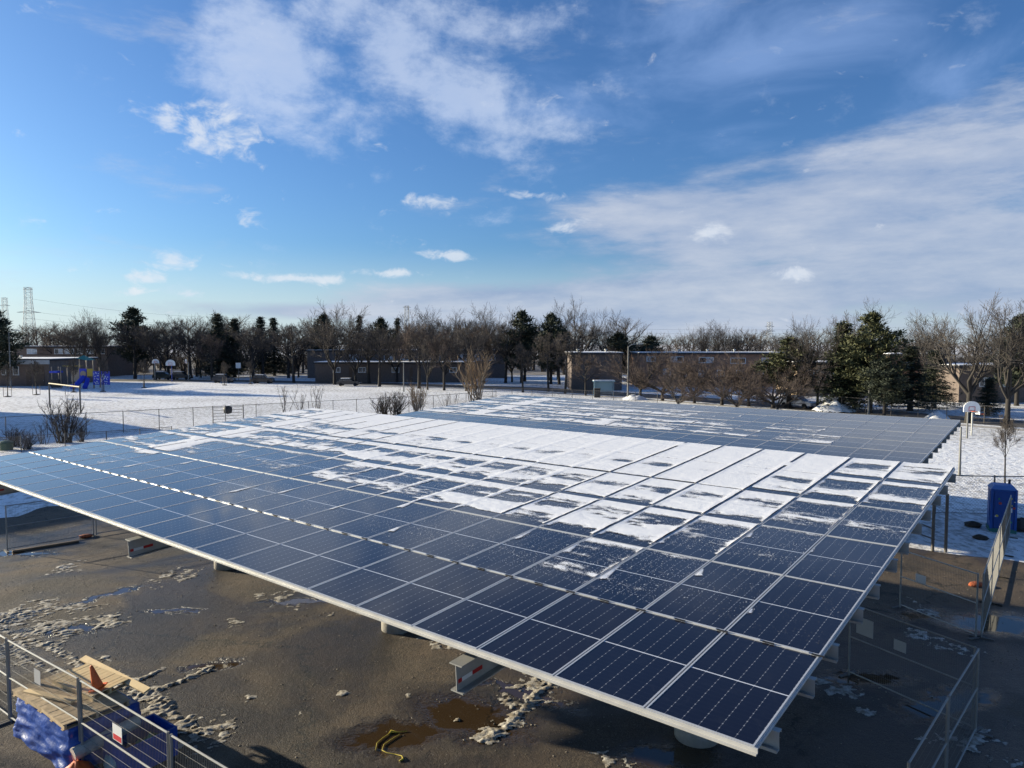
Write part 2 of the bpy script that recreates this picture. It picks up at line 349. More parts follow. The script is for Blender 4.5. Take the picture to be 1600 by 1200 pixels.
def strip(name, pts, w, z, material, label):
    V = []; F = []
    for i, p in enumerate(pts):
        a = Vector(pts[max(i-1, 0)]); b = Vector(pts[min(i+1, len(pts)-1)]); t = (b-a).normalized(); nrm = Vector((-t.y, t.x)); p = Vector(p)
        V += [(*(p+nrm*w/2), z), (*(p-nrm*w/2), z)]
        if i: F.append((2*i-2, 2*i-1, 2*i+1, 2*i))
    return tag(link(name, new_mesh(name, V, F, material)), label, None, None, 'structure')
MT['road'] = mat('road_asphalt', (.075, .070, .066), .8, 0, .25, .6)
ROAD = [(-260, 172), (-130, 166), (-60, 158), (-25, 146), (5, 130), (26, 108), (39, 91), (52, 74), (80, 42)]
strip('road', ROAD, 7.5, .012, MT['road'], 'cleared street running past the school field')
_v = [(-400, 186), (500, 186), (500, 420), (-400, 420)]
tag(link('woodland_floor', new_mesh('woodland_floor', [(*p, .005) for p in _v], [(0, 1, 2, 3)], mat('leaf_litter_and_snow', (.10, .080, .066), .95, 0, 0, .35, col2=(.26, .25, .25)))), 'leaf littered woodland floor behind the houses', None, None, 'structure')
strip('pavement', [(x-.72*6.0, y-.69*6.0) for x, y in ROAD], 1.6, .010, mat('slushy_pavement', (.42, .39, .35), .85, 0, .25, .8), 'slushy pavement along the street')

# ------------------------------------------------------------------ solar canopies
def panel_meshes():
    f = MB(); lip = .018; d = .035
    for s in (-1, 1): f.box((s*(PW/2-lip/2), 0, -d/2), (lip, PL, d)); f.box((0, s*(PL/2-lip/2), -d/2), (PW-2*lip, lip, d))
    g = MB(); g.box((0, 0, -.009), (PW-2*lip, PL-2*lip, .008))
    return f.mesh('panel_frame', MT['alu']), g.mesh('panel_glass', MT['glass'])
PF, PG = panel_meshes()
def ibeam(m_, p0, p1, h=.36, w=.2, tf=.018, tw=.012):
    p0 = Vector(p0); p1 = Vector(p1); c = (p0+p1)/2; Ln = (p1-p0).length; d = (p1-p0)/Ln
    ang = math.atan2(d.z, d.y); M = Matrix.Rotation(ang, 3, 'X'); up = M @ Vector((0, 0, 1))
    m_.box(c-up*tf/2, (w, Ln, tf), M=M); m_.box(c-up*(h-tf/2), (w, Ln, tf), M=M); m_.box(c-up*h/2, (tw, Ln, h-2*tf), M=M)
def canopy(label, u0, n0, z0, W, Lr, rows, cols, beams, first_len, colrow, name='solar_canopy', clips=True):
    base = un(u0, n0); root = thing(name, label, 'solar canopy', base, RZ, 'solar canopies over the parking lot')
    ct, st = math.cos(TILT), math.sin(TILT)
    def L2(c, s, dz=0.): return Vector((-c*W, s*ct-dz*st, z0+s*st+dz*ct))      # c columns from the right, s metres up the slope
    rowstart = [0]+[first_len+Lr*i for i in range(rows)]; total = rowstart[-1]
    for r in range(rows):
        ln = rowstart[r+1]-rowstart[r]-.022
        for c in range(cols):
            p = link('solar_panel', PF, root, L2(c+.5, rowstart[r]+ln/2+.011, random.uniform(-.002, .002)), (TILT+random.uniform(-.0012, .0012), random.uniform(-.0014, .0014), 0))
            p.scale = ((W-.021)/PW, ln/PL, 1)
            link('glass', PG, p)
    wid = cols*W
    # gutter along the low edge
    g = MB(); rotM = Matrix.Rotation(TILT, 3, 'X')
    g.box(L2(cols/2, -.010, -.026), (wid+.06, .016, .052), M=rotM); g.box(L2(cols/2, -.036, -.047), (wid+.06, .036, .010), M=rotM); g.box(L2(cols/2, -.057, -.040), (wid+.06, .006, .024), M=rotM)
    g.build('gutter', MT['gutter'], root)
    # rails under the panel columns
    for c in range(cols+1):
        m_ = MB(); m_.box(L2(c if 0 < c < cols else (c+.02 if c == 0 else c-.02), total/2+.0, -.053), (.045, total-.04, .030), M=rotM); m_.build('rail', MT['alu'], root)
    # purlins, two per row of panels; their ends show beyond the right edge
    for r in range(rows):
        for f in (.22, .78):
            s = rowstart[r]+(rowstart[r+1]-rowstart[r])*f; m_ = MB(); x0, x1 = -wid-.05, .07
            c = L2(0, s, -.165); cx = (x0+x1)/2; ln = x1-x0
            m_.box((cx, c.y, c.z), (ln, .006, .19), M=rotM); m_.box((cx, c.y+.035, c.z+.092), (ln, .075, .006), M=rotM); m_.box((cx, c.y-.035, c.z-.092), (ln, .075, .006), M=rotM)
            m_.box((cx, c.y+.07, c.z+.08), (ln, .005, .03), M=rotM); m_.box((cx, c.y-.07, c.z-.08), (ln, .005, .03), M=rotM)
            m_.build('purlin', MT['galv_paint'], root)
    for k, ub in enumerate(beams):
        x = -ub; m_ = MB(); a = L2(0, -.06, -.268); b = L2(0, total-.25, -.268); ibeam(m_, (x, a.y, a.z), (x, b.y, b.z), .38, .21)
        bo = m_.build('beam', MT['galv'], root)
        up = rotM @ Vector((0, 0, 1)); ey = rotM @ Vector((0, 1, 0))
        for sgn in (-1, 1):
            for i, (mm, w0, w1) in enumerate(((MT['red'], 0, .07), (MT['white'], .07, .27), (MT['red'], .27, .47), (MT['white'], .75, .93), (MT['red'], .93, 1.1))):
                t_ = MB(); t_.box(Vector((x+sgn*.0075, a.y, a.z))+ey*((w0+w1)/2+.03)-up*.24, (.002, w1-w0, .055), M=rotM); t_.build('reflective_tape', mm, bo)
        # column with knee braces on a concrete pedestal
        s = colrow; top = L2(0, s, -.65).z; y = L2(0, s).y
        m_ = MB(); m_.box((x, y-.16, top/2+.2), (.26, .02, top-.4)); m_.box((x, y+.16, top/2+.2), (.26, .02, top-.4)); m_.box((x, y, top/2+.2), (.014, .30, top-.4)); m_.box((x, y, .86), (.42, .50, .03))
        m_.box((x, y, top-.006), (.30, .44, .02)); m_.build('column', MT['galv'], root)
        for sg in (-1, 1):
            m_ = MB(); bs = s+sg*1.5; q = L2(0, bs, -.66); m_.tube([(x, y+sg*.15, top-1.25), (x, q.y, q.z)], .05, 6); m_.build('brace', MT['galv'], root)
        m_ = MB(); m_.lathe([(.44, 0), (.46, .0), (.46, .80), (.44, .825), (.30, .845)], 28, (x, y, 0)); m_.build('pedestal', MT['concrete'], root, True)
    # gap with clamp bars between the first two rows
    s1 = rowstart[1]
    for c in range(cols*2 if clips else 0):
        m_ = MB(); q = L2(c/2+.25+random.uniform(-.02, .02), s1-.004, .006); m_.box(q, (W*.27, .028, .010), M=rotM); m_.build('clamp_bar', MT['alu'], root)
        m_ = MB(); q = L2(c/2+.02, s1-.024, .0075); m_.box(q, (W*.12, .026, .011), M=rotM); m_.build('clip', MT['black'], root)
    return root, rowstart
CAN1 = dict(u0=0, n0=0, z0=OZ, W=1.162, Lr=2.30, rows=6, cols=22)
c1, RS1 = canopy('near solar canopy, its upper half covered in snow', 0, 0, OZ, 1.162, 2.30, 6, 22, [3.8, 13.05, 22.3], 2.165, 7.4)
S2 = 1.39
a0, b0 = -1.957, -2.74
u2 = ((.675-a0)*S2+a0)*1.155; W2 = 16.7*S2/23*1.155; rowk = .9585*2.30
r1p = ((6.56-b0)*S2+b0)*2.30; n2s = r1p-rowk                      # along the slope
z2 = OZ+n2s*math.sin(TILT)-(S2-1)*4.165*math.cos(TILT)
c2, RS2 = canopy('far solar canopy behind the snowy one, mostly bare dark panels', u2, n2s*math.cos(TILT)+(S2-1)*4.165*math.sin(TILT), z2, W2, rowk, 5, 23, [4.2, 13.7, 23.2], rowk, 5.6, clips=False)

# snow lying on the panels: a thin height field in each canopy's own plane
def cov_interp(tab, r, c):
    out = np.zeros_like(c)
    for i, (cs, vs) in enumerate(tab):
        mk = (r == i); out[mk] = np.interp(c[mk], cs, vs)
    return out
def thin_snow_material():
    M, t = nmat('thin_granular_snow'); tc = t.N('ShaderNodeTexCoord'); v = tc.outputs['Object']
    at = t.N('ShaderNodeAttribute'); at.attribute_name = 'depth'; k = at.outputs['Fac']
    n1 = t.noise(v, 55, 2, .6); n2 = t.noise(v, 11, 4, .65); n3 = t.noise(v, 36, 1, .5)
    kk = t.m('ADD', k, t.m('ADD', t.m('MULTIPLY', t.m('SUBTRACT', n1, .5), 1.1), t.m('MULTIPLY', t.m('SUBTRACT', n2, .5), .75)))
    al = t.rng(kk, -.16, .30, 0, .97)
    grain = t.m('MULTIPLY', t.rng(n3, .665, .72), t.rng(k, -1.0, -.35, 0, .85))       # scattered single flakes round the patches
    al = t.m('MAXIMUM', al, grain)
    t.L(t.mix(n2, (.86, .87, .89), (.93, .93, .93)), t.b.inputs['Base Color']); t.b.inputs['Roughness'].default_value = .7; t.b.inputs['Specular IOR Level'].default_value = .25
    t.bump(t.m('ADD', n1, t.m('MULTIPLY', n2, 1.5)), .45, .012); t.L(al, t.b.inputs['Alpha'])
    return M
MT['thin_snow'] = thin_snow_material()
def canopy_snow(name, label, root, W, rs, cols, z0, tab, res, seed, streak, ridge=1.):
    total = rs[-1]; wid = cols*W; ct, st = math.cos(TILT), math.sin(TILT)
    xs = np.arange(0, wid+res, res); ys = np.arange(rs[1]-.02, total+.005, res); X, Y = np.meshgrid(xs, ys)   # X measured from the right
    rsa = np.array(rs); c = X/W; r = np.clip(np.searchsorted(rsa, Y, 'right')-1, 0, len(rs)-2); Lr = rsa[r+1]-rsa[r]
    fy = (Y-rsa[r])/Lr; ci = np.clip(np.floor(c).astype(int), 0, cols-1); fc = c-ci
    def rnd(s, a=0.): return vnoise(ci*7.31+.5, r*3.77+a+.5, seed+s)
    cov = cov_interp(tab, r, ci+.5)+(rnd(5)-.5)*.14
    dl = (1-fc)*W; dr = fc*W; top = (1-fy)*Lr; bot = fy*Lr; full = np.clip((cov-.72)/.35, 0, 1)
    wob = fbm(X*1.1, Y*4.2, seed+1, 4)-.5; wob2 = fbm(X*4.5, Y*9, seed+2, 3)-.5
    # melts from the lower middle of each panel outwards: snow stays under the top frame, along the seams, last in a streak below the half line
    tw = .12+.50*np.clip(cov*1.3, 0, 1)*(.7+.6*rnd(7)); band = np.clip((tw-top+wob*.22)/.14, -1, 1)
    sw = (.03+.10*np.clip(cov*1.6, 0, 1))*(.6+.9*fbm(ci*3.3+X*.2, Y*1.3, seed+3, 3)); edge = np.minimum(dl, dr); seam = np.clip((sw-edge)/.06, -1, 1)
    mid = np.exp(-((fy-.34-.10*(rnd(9)-.5))/.17)**2)*(.25+1.2*rnd(11)*np.clip(cov*2.2, 0, 1))+wob*2.2+wob2*.5-.55+cov*.55
    k = np.maximum(np.maximum(band*.75-(1-ridge)*.7, seam*.42+wob2*.3-(1-ridge)*.8), mid)*np.clip(cov*3.2, 0, 1)-(1-np.clip(cov*3.2, 0, 1))*.9
    k = k*(1-full)+full*(.85+wob*.9)
    # bare strip above the lower frame and wind-thinned smears in the upper right of the panel
    strip = np.clip((.20+.22*rnd(13)*(1-full)+.06*wob-bot*1.0-.14*full)/.05, 0, 1)*np.where(r == len(rs)-2, .75, 1.)*np.clip(1.35-full*.5, 0, 1)
    k = k-strip*1.7*np.clip((edge-.03)/.05, 0, 1)
    smear = np.exp(-((fc-.36)/.30)**2-((fy-.66+.05*rnd(15))/.13)**2)*np.clip((1.25-cov)*1.7, 0, 1)*(.5+2.0*rnd(17))
    k = k-smear*(1.0+1.6*wob2)*full
    # teardrops caught on the seams
    for rr in range(1, len(rs)-1):
        for cc in range(cols):
            h = random.Random(seed*991+rr*131+cc*17); p = .85 if rr <= 2 else .5
            if h.random() > p or cov_interp(tab, np.array([rr]), np.array([cc+.5]))[0] < .01: continue
            f0 = rs[rr]+h.uniform(.22, .42)*2.3 if h.random() < .6 else rs[rr]+h.uniform(.45, .9)*2.3; ln = h.uniform(.25, .9); wd = h.uniform(.05, .16)
            m = (ci == cc) & (np.abs(Y-f0-ln*.4) < ln)
            if not m.any(): continue
            s = (Y[m]-f0)/ln; wv = wd*np.clip(1.1-s, 0, 1.1)*np.clip((s+.18)/.2, 0, 1); k[m] = np.maximum(k[m], np.clip((wv-dl[m])/.06, -1, .40))
    for (sc, w0, rlo, rhi, amt, sl) in streak:
        k = k+amt*np.exp(-((c-sc-sl*(Y/2.3-rlo))/w0)**4)*np.clip((Y-rlo*2.3)/.5, 0, 1)*np.clip((rhi*2.3-Y)/.5, 0, 1)
    k = k+wob2*.55; k[r == 0] = -2
    gap = (np.abs(c-np.round(c))*W < .013) & (vnoise(Y*1.5, np.round(c)*5.1, seed+21) > .12)
    rowgap = (np.minimum(bot, top) < .012) & (r > 1) & (fbm(X*.8, Y*.1, seed+11, 2) > .42)
    k = np.where(gap | rowgap, -2., k)
    th = .0035+.013*np.clip(k, 0, 1)+.004*np.clip(seam, 0, 1)*(k > 0)
    keep = k > -1.05; kk = keep
    Xl = -X; Yl = Y*ct-th*st; Zl = z0+Y*st+th*ct
    o = heightfield(name, Xl, Yl, Zl, kk, MT['thin_snow'], attr=('depth', k)); o.location = root.location; o.rotation_euler = root.rotation_euler
    return tag(o, label, 'snow', None, 'stuff')
T1 = [([0, 22], [-3, -3]),
      ([0, 1, 2, 3, 4, 5, 7, 10, 16, 19, 22], [.02, .03, .06, .30, .22, .12, .10, .10, .10, .16, .20]),
      ([0, 1, 2, 3, 4, 6, 8, 10, 13, 16, 19, 22], [.04, .10, .22, .50, .56, .46, .36, .28, .20, .18, .30, .30]),
      ([0, 1, 2, 3, 4, 6, 9, 12, 15, 18, 20, 22], [.08, .20, .34, .88, .80, .74, .66, .56, .48, .38, .32, .32]),
      ([0, 1, 2, 3, 5, 10, 14, 17, 19, 22], [.20, .44, .46, 1.05, .94, .92, .88, .78, .50, .42]),
      ([0, 1, 2, 3, 16, 18, 20, 22], [.42, .56, .70, 1.4, 1.4, 1.1, .62, .50])]
canopy_snow('snow', 'patchy snow lying on the near solar canopy', c1, 1.162, RS1, 22, OZ, T1, .04, 3, [(18.6, .62, 1.7, 6.2, 1.5, .34)])
T2 = [([0, 23], [-3, -3]),
      ([0, 3, 3.6, 4.4, 5, 6, 9, 12, 15, 18, 23], [-.1, .0, .55, .3, .22, .26, .34, .42, .40, .46, .45]),
      ([0, 3, 4, 6, 9, 12, 15, 18, 23], [-.1, .0, .28, .16, .32, .48, .44, .48, .45]),
      ([0, 3, 5, 7, 9, 12, 15, 18, 23], [-.2, -.1, .02, .12, .28, .42, .42, .44, .4]),
      ([0, 5, 8, 11, 14, 18, 23], [-.2, -.2, -.05, .15, .26, .30, .35])]
canopy_snow('snow', 'thin streaks of snow on the far solar canopy', c2, W2, RS2, 23, z2, T2, .06, 21, [(19.6, .5, 1.1, 4.6, 1.3, 0.), (12.6, .45, 1.1, 2.1, .9, 0.)], .25)

# ------------------------------------------------------------------ slush and frozen tyre tracks on the lot
def slush():
    res = .035; xs = np.arange(-17, 13, res); ys = np.arange(11.2, 27, res); X, Y = np.meshgrid(xs, ys)
    k = np.full(X.shape, -1.); tr = np.zeros(X.shape)
    def blobs(lst):
        for px, py, r, a in lst:
            q = P(px, py); d = np.hypot((X-q[0]), (Y-q[1])*.85)/r; np.maximum(k, a*(1-d), out=k)
    def track(pts, w, a, tread=True):
        pts = [P(*p) for p in pts]
        for p, q in zip(pts[:-1], pts[1:]):
            dx, dy = q[0]-p[0], q[1]-p[1]; L2 = dx*dx+dy*dy; t = np.clip(((X-p[0])*dx+(Y-p[1])*dy)/L2, 0, 1)
            d = np.hypot(X-p[0]-t*dx, Y-p[1]-t*dy)/w; np.maximum(k, a*(1-d), out=k)
            if tread:
                s = t*math.sqrt(L2); side = ((X-p[0])*dy-(Y-p[1])*dx)/math.sqrt(L2); v = np.sin((s+np.abs(side)*.7)*2*math.pi/.19)
                np.copyto(tr, v, where=d < .8)
    blobs([(25, 965, 1.7, .95), (75, 985, 1.5, .9), (20, 1010, 1.4, .8), (110, 960, 1.0, .6), (160, 975, .9, .55), (60, 870, .8, .8), (15, 877, .9, .7), (270, 899, .9, .8), (285, 905, .6, .7), (250, 918, .45, .8),
           (110, 887, .8, .6), (145, 1040, .7, .9), (165, 1055, .5, .8), (300, 1140, .9, .9), (335, 1145, .8, .9), (250, 1095, .6, .7), (362, 972, .35, .9), (440, 935, .9, .4), (560, 935, 1.3, .5), (700, 985, 1.4, .5),
           (850, 1060, 1.1, .9), (800, 1100, .5, .8), (765, 1145, .45, .9), (715, 1125, .22, .9), (640, 1086, .2, .8), (535, 1085, .2, .7), (265, 1075, .3, .5), (390, 1090, .2, .5), (460, 1120, .25, .5),
           (1385, 880, .8, .5), (1470, 955, .7, 1.0), (1440, 935, .6, .9), (1505, 955, .5, 1.0), (1520, 985, .6, .9), (1310, 1080, .7, .5), (1290, 1065, .5, .7), (1440, 990, .5, .6), (1495, 1010, .7, .4), (1350, 1110, .3, .7), (1540, 1180, .9, .4), (1500, 915, .7, .4), (960, 1195, .5, .6)])
    track([(-20, 975), (60, 1003), (150, 1048), (230, 1090), (320, 1145)], .42, .85); track([(-20, 1000), (40, 1030), (110, 1060)], .35, .6)
    track([(180, 1078), (235, 1055), (255, 1045)], .3, .85); track([(205, 1088), (270, 1070), (325, 1047)], .34, .85)
    track([(870, 1065), (835, 1085), (800, 1130), (760, 1155)], .30, .95); track([(880, 1060), (800, 1045)], .45, .6)
    n1 = fbm(X*1.5, Y*1.5, 5, 4)-.5; n2 = fbm(X*7, Y*7, 8, 3)-.5; n3 = fbm(X*18, Y*18, 12, 2)-.5
    nr = fbm((X+Y*.4)*4.5, (Y-X*.55)*11, 31, 3)-.5; v = k*.80+n1*1.0+n2*.65+nr*.70-.30; lump = np.clip(v*1.8, 0, 1); rd = 1-np.abs(nr)*5
    ridge = (1-np.abs(n2)*3.2).clip(0, 1)
    Z = .004+lump*(.016+.034*np.clip(rd, 0, 1)+.014*ridge+.035*n3)+lump*.016*tr; Z = np.where(v > 0, np.maximum(Z, .008), -.01)
    keep = v > -.03
    M, t = nmat('dirty_slush'); tc = t.N('ShaderNodeTexCoord'); o = tc.outputs['Object']
    c = t.mix(t.rng(t.noise(o, 5, 5, .7), .36, .64), (.20, .165, .12), (.56, .53, .47)); c = t.mix(t.rng(t.noise(o, 30, 3), .5, .7, 0, .5), c, (.12, .10, .08))
    t.L(c, t.b.inputs['Base Color']); t.b.inputs['Roughness'].default_value = .75; t.bump(t.noise(o, 26, 4), .5, .02)
    tag(heightfield('slush', X, Y, Z, keep, M), 'dirty frozen slush and tyre tracks on the asphalt', 'slush', None, 'stuff')
slush()
def grit():
    # stone chips and ice crumbs strewn over the lot, flattened octahedra
    rg = np.random.RandomState(8); n = 9000; d = rg.uniform(0, 1, n)**.8; Y = 11.3+d*17; X = rg.uniform(-1, 1, n)*(.82*Y+1); cl = fbm(X*.6, Y*.6, 44, 3); ok = rg.uniform(0, 1, n) < np.clip((cl-.36)*4, .12, 1); X = X[ok]; Y = Y[ok]; n = len(X)
    s = .007+.022*rg.uniform(0, 1, n)**2.5; base = np.array([(1, 0, .25), (0, 1, .25), (-1, 0, .25), (0, -1, .25), (0, 0, .9), (0, 0, -.2)]); a = rg.uniform(0, 6.28, n)
    j = rg.uniform(.6, 1.3, (n, 6, 3))*base[None]; x = j[..., 0]*np.cos(a)[:, None]-j[..., 1]*np.sin(a)[:, None]; y = j[..., 0]*np.sin(a)[:, None]+j[..., 1]*np.cos(a)[:, None]
    V = np.stack([X[:, None]+x*s[:, None], Y[:, None]+y*s[:, None], .004+j[..., 2]*s[:, None]], -1).reshape(-1, 3)
    f = np.array([(0, 1, 4), (1, 2, 4), (2, 3, 4), (3, 0, 4), (1, 0, 5), (2, 1, 5), (3, 2, 5), (0, 3, 5)]); F = (np.arange(n)[:, None, None]*6+f[None]).reshape(-1, 3)
    tag(link('grit', raw_mesh('grit', V, F, mat('mixed_grit', (.06, .05, .04), .85, 0, 0, 7, col2=(.42, .37, .30)))), 'loose stone chips and ice crumbs strewn over the asphalt', 'grit', None, 'stuff')
grit()

# ------------------------------------------------------------------ trees
def mk_branch(mb, pts, rads, n): mb.tube(pts, rads, n, False)
def bare_tree(seed, kind):
    rg = random.Random(seed); tr, cr = MB(), MB()
    cfg = dict(vase=dict(trunk=.20, limbs=7, la=(18, 42), ll=.62, up=.12, r=.021), round=dict(trunk=.30, limbs=9, la=(28, 68), ll=.44, up=.10, r=.022),
               crab=dict(trunk=.14, limbs=9, la=(30, 72), ll=.62, up=.05, r=.026), upright=dict(trunk=.25, limbs=8, la=(25, 48), ll=.34, up=.14, r=.014),
               big=dict(trunk=.26, limbs=6, la=(22, 56), ll=.58, up=.07, r=.028))[kind]
    def perp(d, ang):
        a = d.orthogonal().normalized(); a.rotate(Matrix.Rotation(rg.uniform(0, 2*math.pi), 3, d)); v = d.copy(); v.rotate(Matrix.Rotation(ang, 3, a)); return v.normalized()
    NCH = {1: 7, 2: 7, 3: 6, 4: 3}; 
    def branch(p, d, L, r, lvl, maxl):
        n = {0: 5, 1: 5, 2: 4, 3: 3, 4: 2, 5: 2}[lvl]; pts = [p.copy()]; rad = [r]; q = p.copy(); dd = d.copy()
        for i in range(n):
            dd = (dd+Vector((rg.gauss(0, .16), rg.gauss(0, .16), rg.gauss(0, .10)+cfg['up'])) * (1 if lvl else .3)).normalized()
            q = q+dd*(L/n); pts.append(q.copy()); rad.append(max(r*(1-.72*(i+1)/n), .0011))
        mb = tr if lvl <= 2 else cr
        mk_branch(mb, pts, rad, {0: 8, 1: 6, 2: 5}.get(lvl, 3))
        if lvl >= maxl: return
        k = NCH.get(lvl, 3)
        for i in range(k):
            f = .28+.72*(i+rg.random())/k if i < k-1 else 1.
            j = min(int(f*n), n-1); pp = pts[j].lerp(pts[j+1], f*n-j); tang = (pts[j+1]-pts[j]).normalized()
            cd = perp(tang, R(rg.uniform(24, 58)) if f < 1 else R(rg.uniform(5, 22)))
            if cd.z < -.25: cd.z *= -.3
            branch(pp, cd.normalized(), L*rg.uniform(.46, .70)*(1.05-.35*f), max(rad[j]*.62, .0012), lvl+1, maxl)
    H0 = cfg['trunk']; lean = Vector((rg.gauss(0, .03), rg.gauss(0, .03), 1)).normalized()
    tp = [Vector((0, 0, -.01)), lean*H0*.5, lean*H0]; lead = lean*(.78 if kind in ('upright', 'round') else H0+.08)
    tr.tube([Vector((0, 0, -.01)), Vector((0, 0, .012)), lean*H0*.5, lean*H0, lead], [cfg['r']*1.5, cfg['r']*1.1, cfg['r']*.92, cfg['r']*.8, .004 if kind in ('upright', 'round') else cfg['r']*.5], 9)
    for i in range(cfg['limbs']):
        f = (i+.5)/cfg['limbs']; base = lean*H0 if kind not in ('upright', 'round') else (lean*H0).lerp(lead, f*.95)
        base = base+Vector((0, 0, rg.uniform(-.03, .03)))
        az = i*2.4+rg.uniform(-.4, .4); an = R(rg.uniform(*cfg['la'])); d = Vector((math.sin(an)*math.cos(az), math.sin(an)*math.sin(az), math.cos(an)))
        ll = cfg['ll']*rg.uniform(.8, 1.1)*((1-.55*f) if kind in ('upright', 'round') else 1)
        branch(base, d, ll, cfg['r']*(.55 if kind != 'upright' else .35)*(1-.4*f if kind in ('upright', 'round') else 1), 1, 4)
    # normalise to unit height
    top = sorted(v[2] for v in cr.V)[int(len(cr.V)*.995)]
    for mb in (tr, cr): mb.V = [(v[0]/top, v[1]/top, v[2]/top) for v in mb.V]
    return tr, cr
def conifer(seed, kind):
    rg = random.Random(seed); tr, cr = MB(), MB()
    tr.tube([(0, 0, -.01), (0, 0, .02), (rg.gauss(0, .01), rg.gauss(0, .01), .5), (0, 0, .97)], [.026, .020, .014, .002], 8)
    n = 34 if kind == 'spruce' else 26
    def clump(c, s, flat):
        for _ in range(26 if kind == 'pine' else 20):
            d = Vector((rg.gauss(0, 1), rg.gauss(0, 1), rg.gauss(.1, flat))); d.normalize(); o = Vector(c)+d*s*rg.uniform(.1, .95)
            a = d.orthogonal().normalized(); a.rotate(Matrix.Rotation(rg.uniform(0, 6.3), 3, d)); w = s*rg.uniform(.10, .20); l = s*rg.uniform(.35, .7)
            e = (d+Vector((0, 0, .45 if kind == 'pine' else -.15))).normalized()
            cr.add([o-a*w, o+a*w, o+e*l], [(0, 1, 2)])
    z0 = .22 if kind == 'pine' else .08
    for i in range(n):
        f = (i+rg.random()*.8)/n; z = z0+(1-z0)*f*.97
        if kind == 'spruce': Rm = .20*(1-f)**.85+.012; k = 7
        else: Rm = .30*math.sin(math.pi*min(1, .22+.80*f))**.8*rg.uniform(.65, 1.1); k = 5
        for j in range(k):
            az = rg.uniform(0, 6.283); L = Rm*rg.uniform(.65, 1.12); el = R(rg.uniform(5, 35)) if kind == 'pine' else R(rg.uniform(-22, 4))
            if f > .85: el += .5
            d = Vector((math.cos(az)*math.cos(el), math.sin(az)*math.cos(el), math.sin(el))); b = Vector((0, 0, z-(.03 if kind == 'pine' else 0)))
            tr.tube([b, b+d*L*.6+Vector((0, 0, -.01)), b+d*L], [.005*(1.2-f), .003, .001], 3, False)
            m = max(2, int(L/.045))
            for q in range(m):
                g = .35+.65*(q+.6)/m if kind == 'pine' else .15+.85*(q+.6)/m
                clump(b+d*L*g+Vector((rg.gauss(0, .012), rg.gauss(0, .012), rg.gauss(0, .008))), (.050 if kind == 'pine' else .034)*rg.uniform(.7, 1.2), .5)
    clump((0, 0, .975), .03, 1.)
    return tr, cr
def shrub_mesh(seed, stems, fork=3, lean=.5):
    rg = random.Random(seed); tr, cr = MB(), MB()
    for i in range(stems):
        az = rg.uniform(0, 6.28); a = abs(rg.gauss(0, lean)); d = Vector((math.sin(a)*math.cos(az), math.sin(a)*math.sin(az), math.cos(a))); p = Vector((rg.gauss(0, .07), rg.gauss(0, .07), -.01)); L = rg.uniform(.6, 1.)
        pts = [p]; q = p
        for s in range(4): d = (d+Vector((rg.gauss(0, .10), rg.gauss(0, .10), .10))).normalized(); q = q+d*L/4; pts.append(q)
        tr.tube(pts, [.012, .010, .008, .005, .002], 4, False)
        for s in range(fork*3):
            j = rg.randint(1, 3); b = pts[j].lerp(pts[j+1], rg.random()); e = (d+Vector((rg.gauss(0, .5), rg.gauss(0, .5), rg.gauss(.1, .25)))).normalized(); l = rg.uniform(.12, .34)
            m = b+e*l*.5; cr.tube([b, m, m+(e+Vector((0, 0, .3))).normalized()*l*.5], [.005, .0035, .0012], 3, False)
            for _ in range(2):
                e2 = (e+Vector((rg.gauss(0, .5), rg.gauss(0, .5), rg.gauss(.1, .3)))).normalized(); cr.tube([m, m+e2*l*.4], [.0028, .001], 3, False)
    return tr, cr
MT['bark'] = mat('grey_brown_bark', (.036, .031, .027), .9, 0, .25, 8); MT['twig'] = mat('dark_bare_twigs', (.092, .076, .064), .9, 0, .2, 2)
MT['twig_red'] = mat('reddish_bare_twigs', (.110, .080, .064), .9, 0, .2, 2); MT['twig_tan'] = mat('tan_bare_twigs', (.27, .19, .115), .9, 0, .2, 2)
MT['twig_grey'] = mat('pale_grey_twigs', (.072, .062, .054), .9, 0, .2, 2); MT['bark_pale'] = mat('pale_bark', (.17, .145, .12), .9, 0, .25, 8)
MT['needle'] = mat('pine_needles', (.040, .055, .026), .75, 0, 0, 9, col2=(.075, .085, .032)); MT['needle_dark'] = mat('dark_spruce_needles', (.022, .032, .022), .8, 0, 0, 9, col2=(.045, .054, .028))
MT['needle_gold'] = mat('golden_pine_needles', (.048, .058, .024), .75, 0, 0, 9, col2=(.088, .090, .034))  # yellower green needles of the olive pine and the biggest pine
VAR = {}; CRAD = {}
def variant(key, gen, bark, leaf):
    t, c = gen; rr = sorted(math.hypot(v[0], v[1]) for v in c.V); CRAD[key] = rr[int(len(rr)*.97)]; VAR[key] = (t.mesh(key+'_trunk', MT[bark], True), c.mesh(key+'_crown', MT[leaf]))
for i, (k, kd) in enumerate((('vase1', 'vase'), ('vase2', 'vase'), ('round1', 'round'), ('round2', 'round'), ('crab1', 'crab'), ('crab2', 'crab'), ('up1', 'upright'), ('big1', 'big'), ('big2', 'big'))):
    variant(k, bare_tree(31+i*7, kd), 'bark', {'crab1': 'twig_red', 'crab2': 'twig_red', 'round2': 'twig_red', 'vase2': 'twig_grey', 'big1': 'twig_grey', 'big2': 'twig_grey'}.get(k, 'twig'))
for k, kd, lf in (('pine1', 'pine', 'needle_dark'), ('pine2', 'pine', 'needle_gold'), ('spruce1', 'spruce', 'needle_dark'), ('spruce2', 'spruce', 'needle')): variant(k, conifer(5+len(k)*3+ord(k[-1]), kd), 'bark', lf)
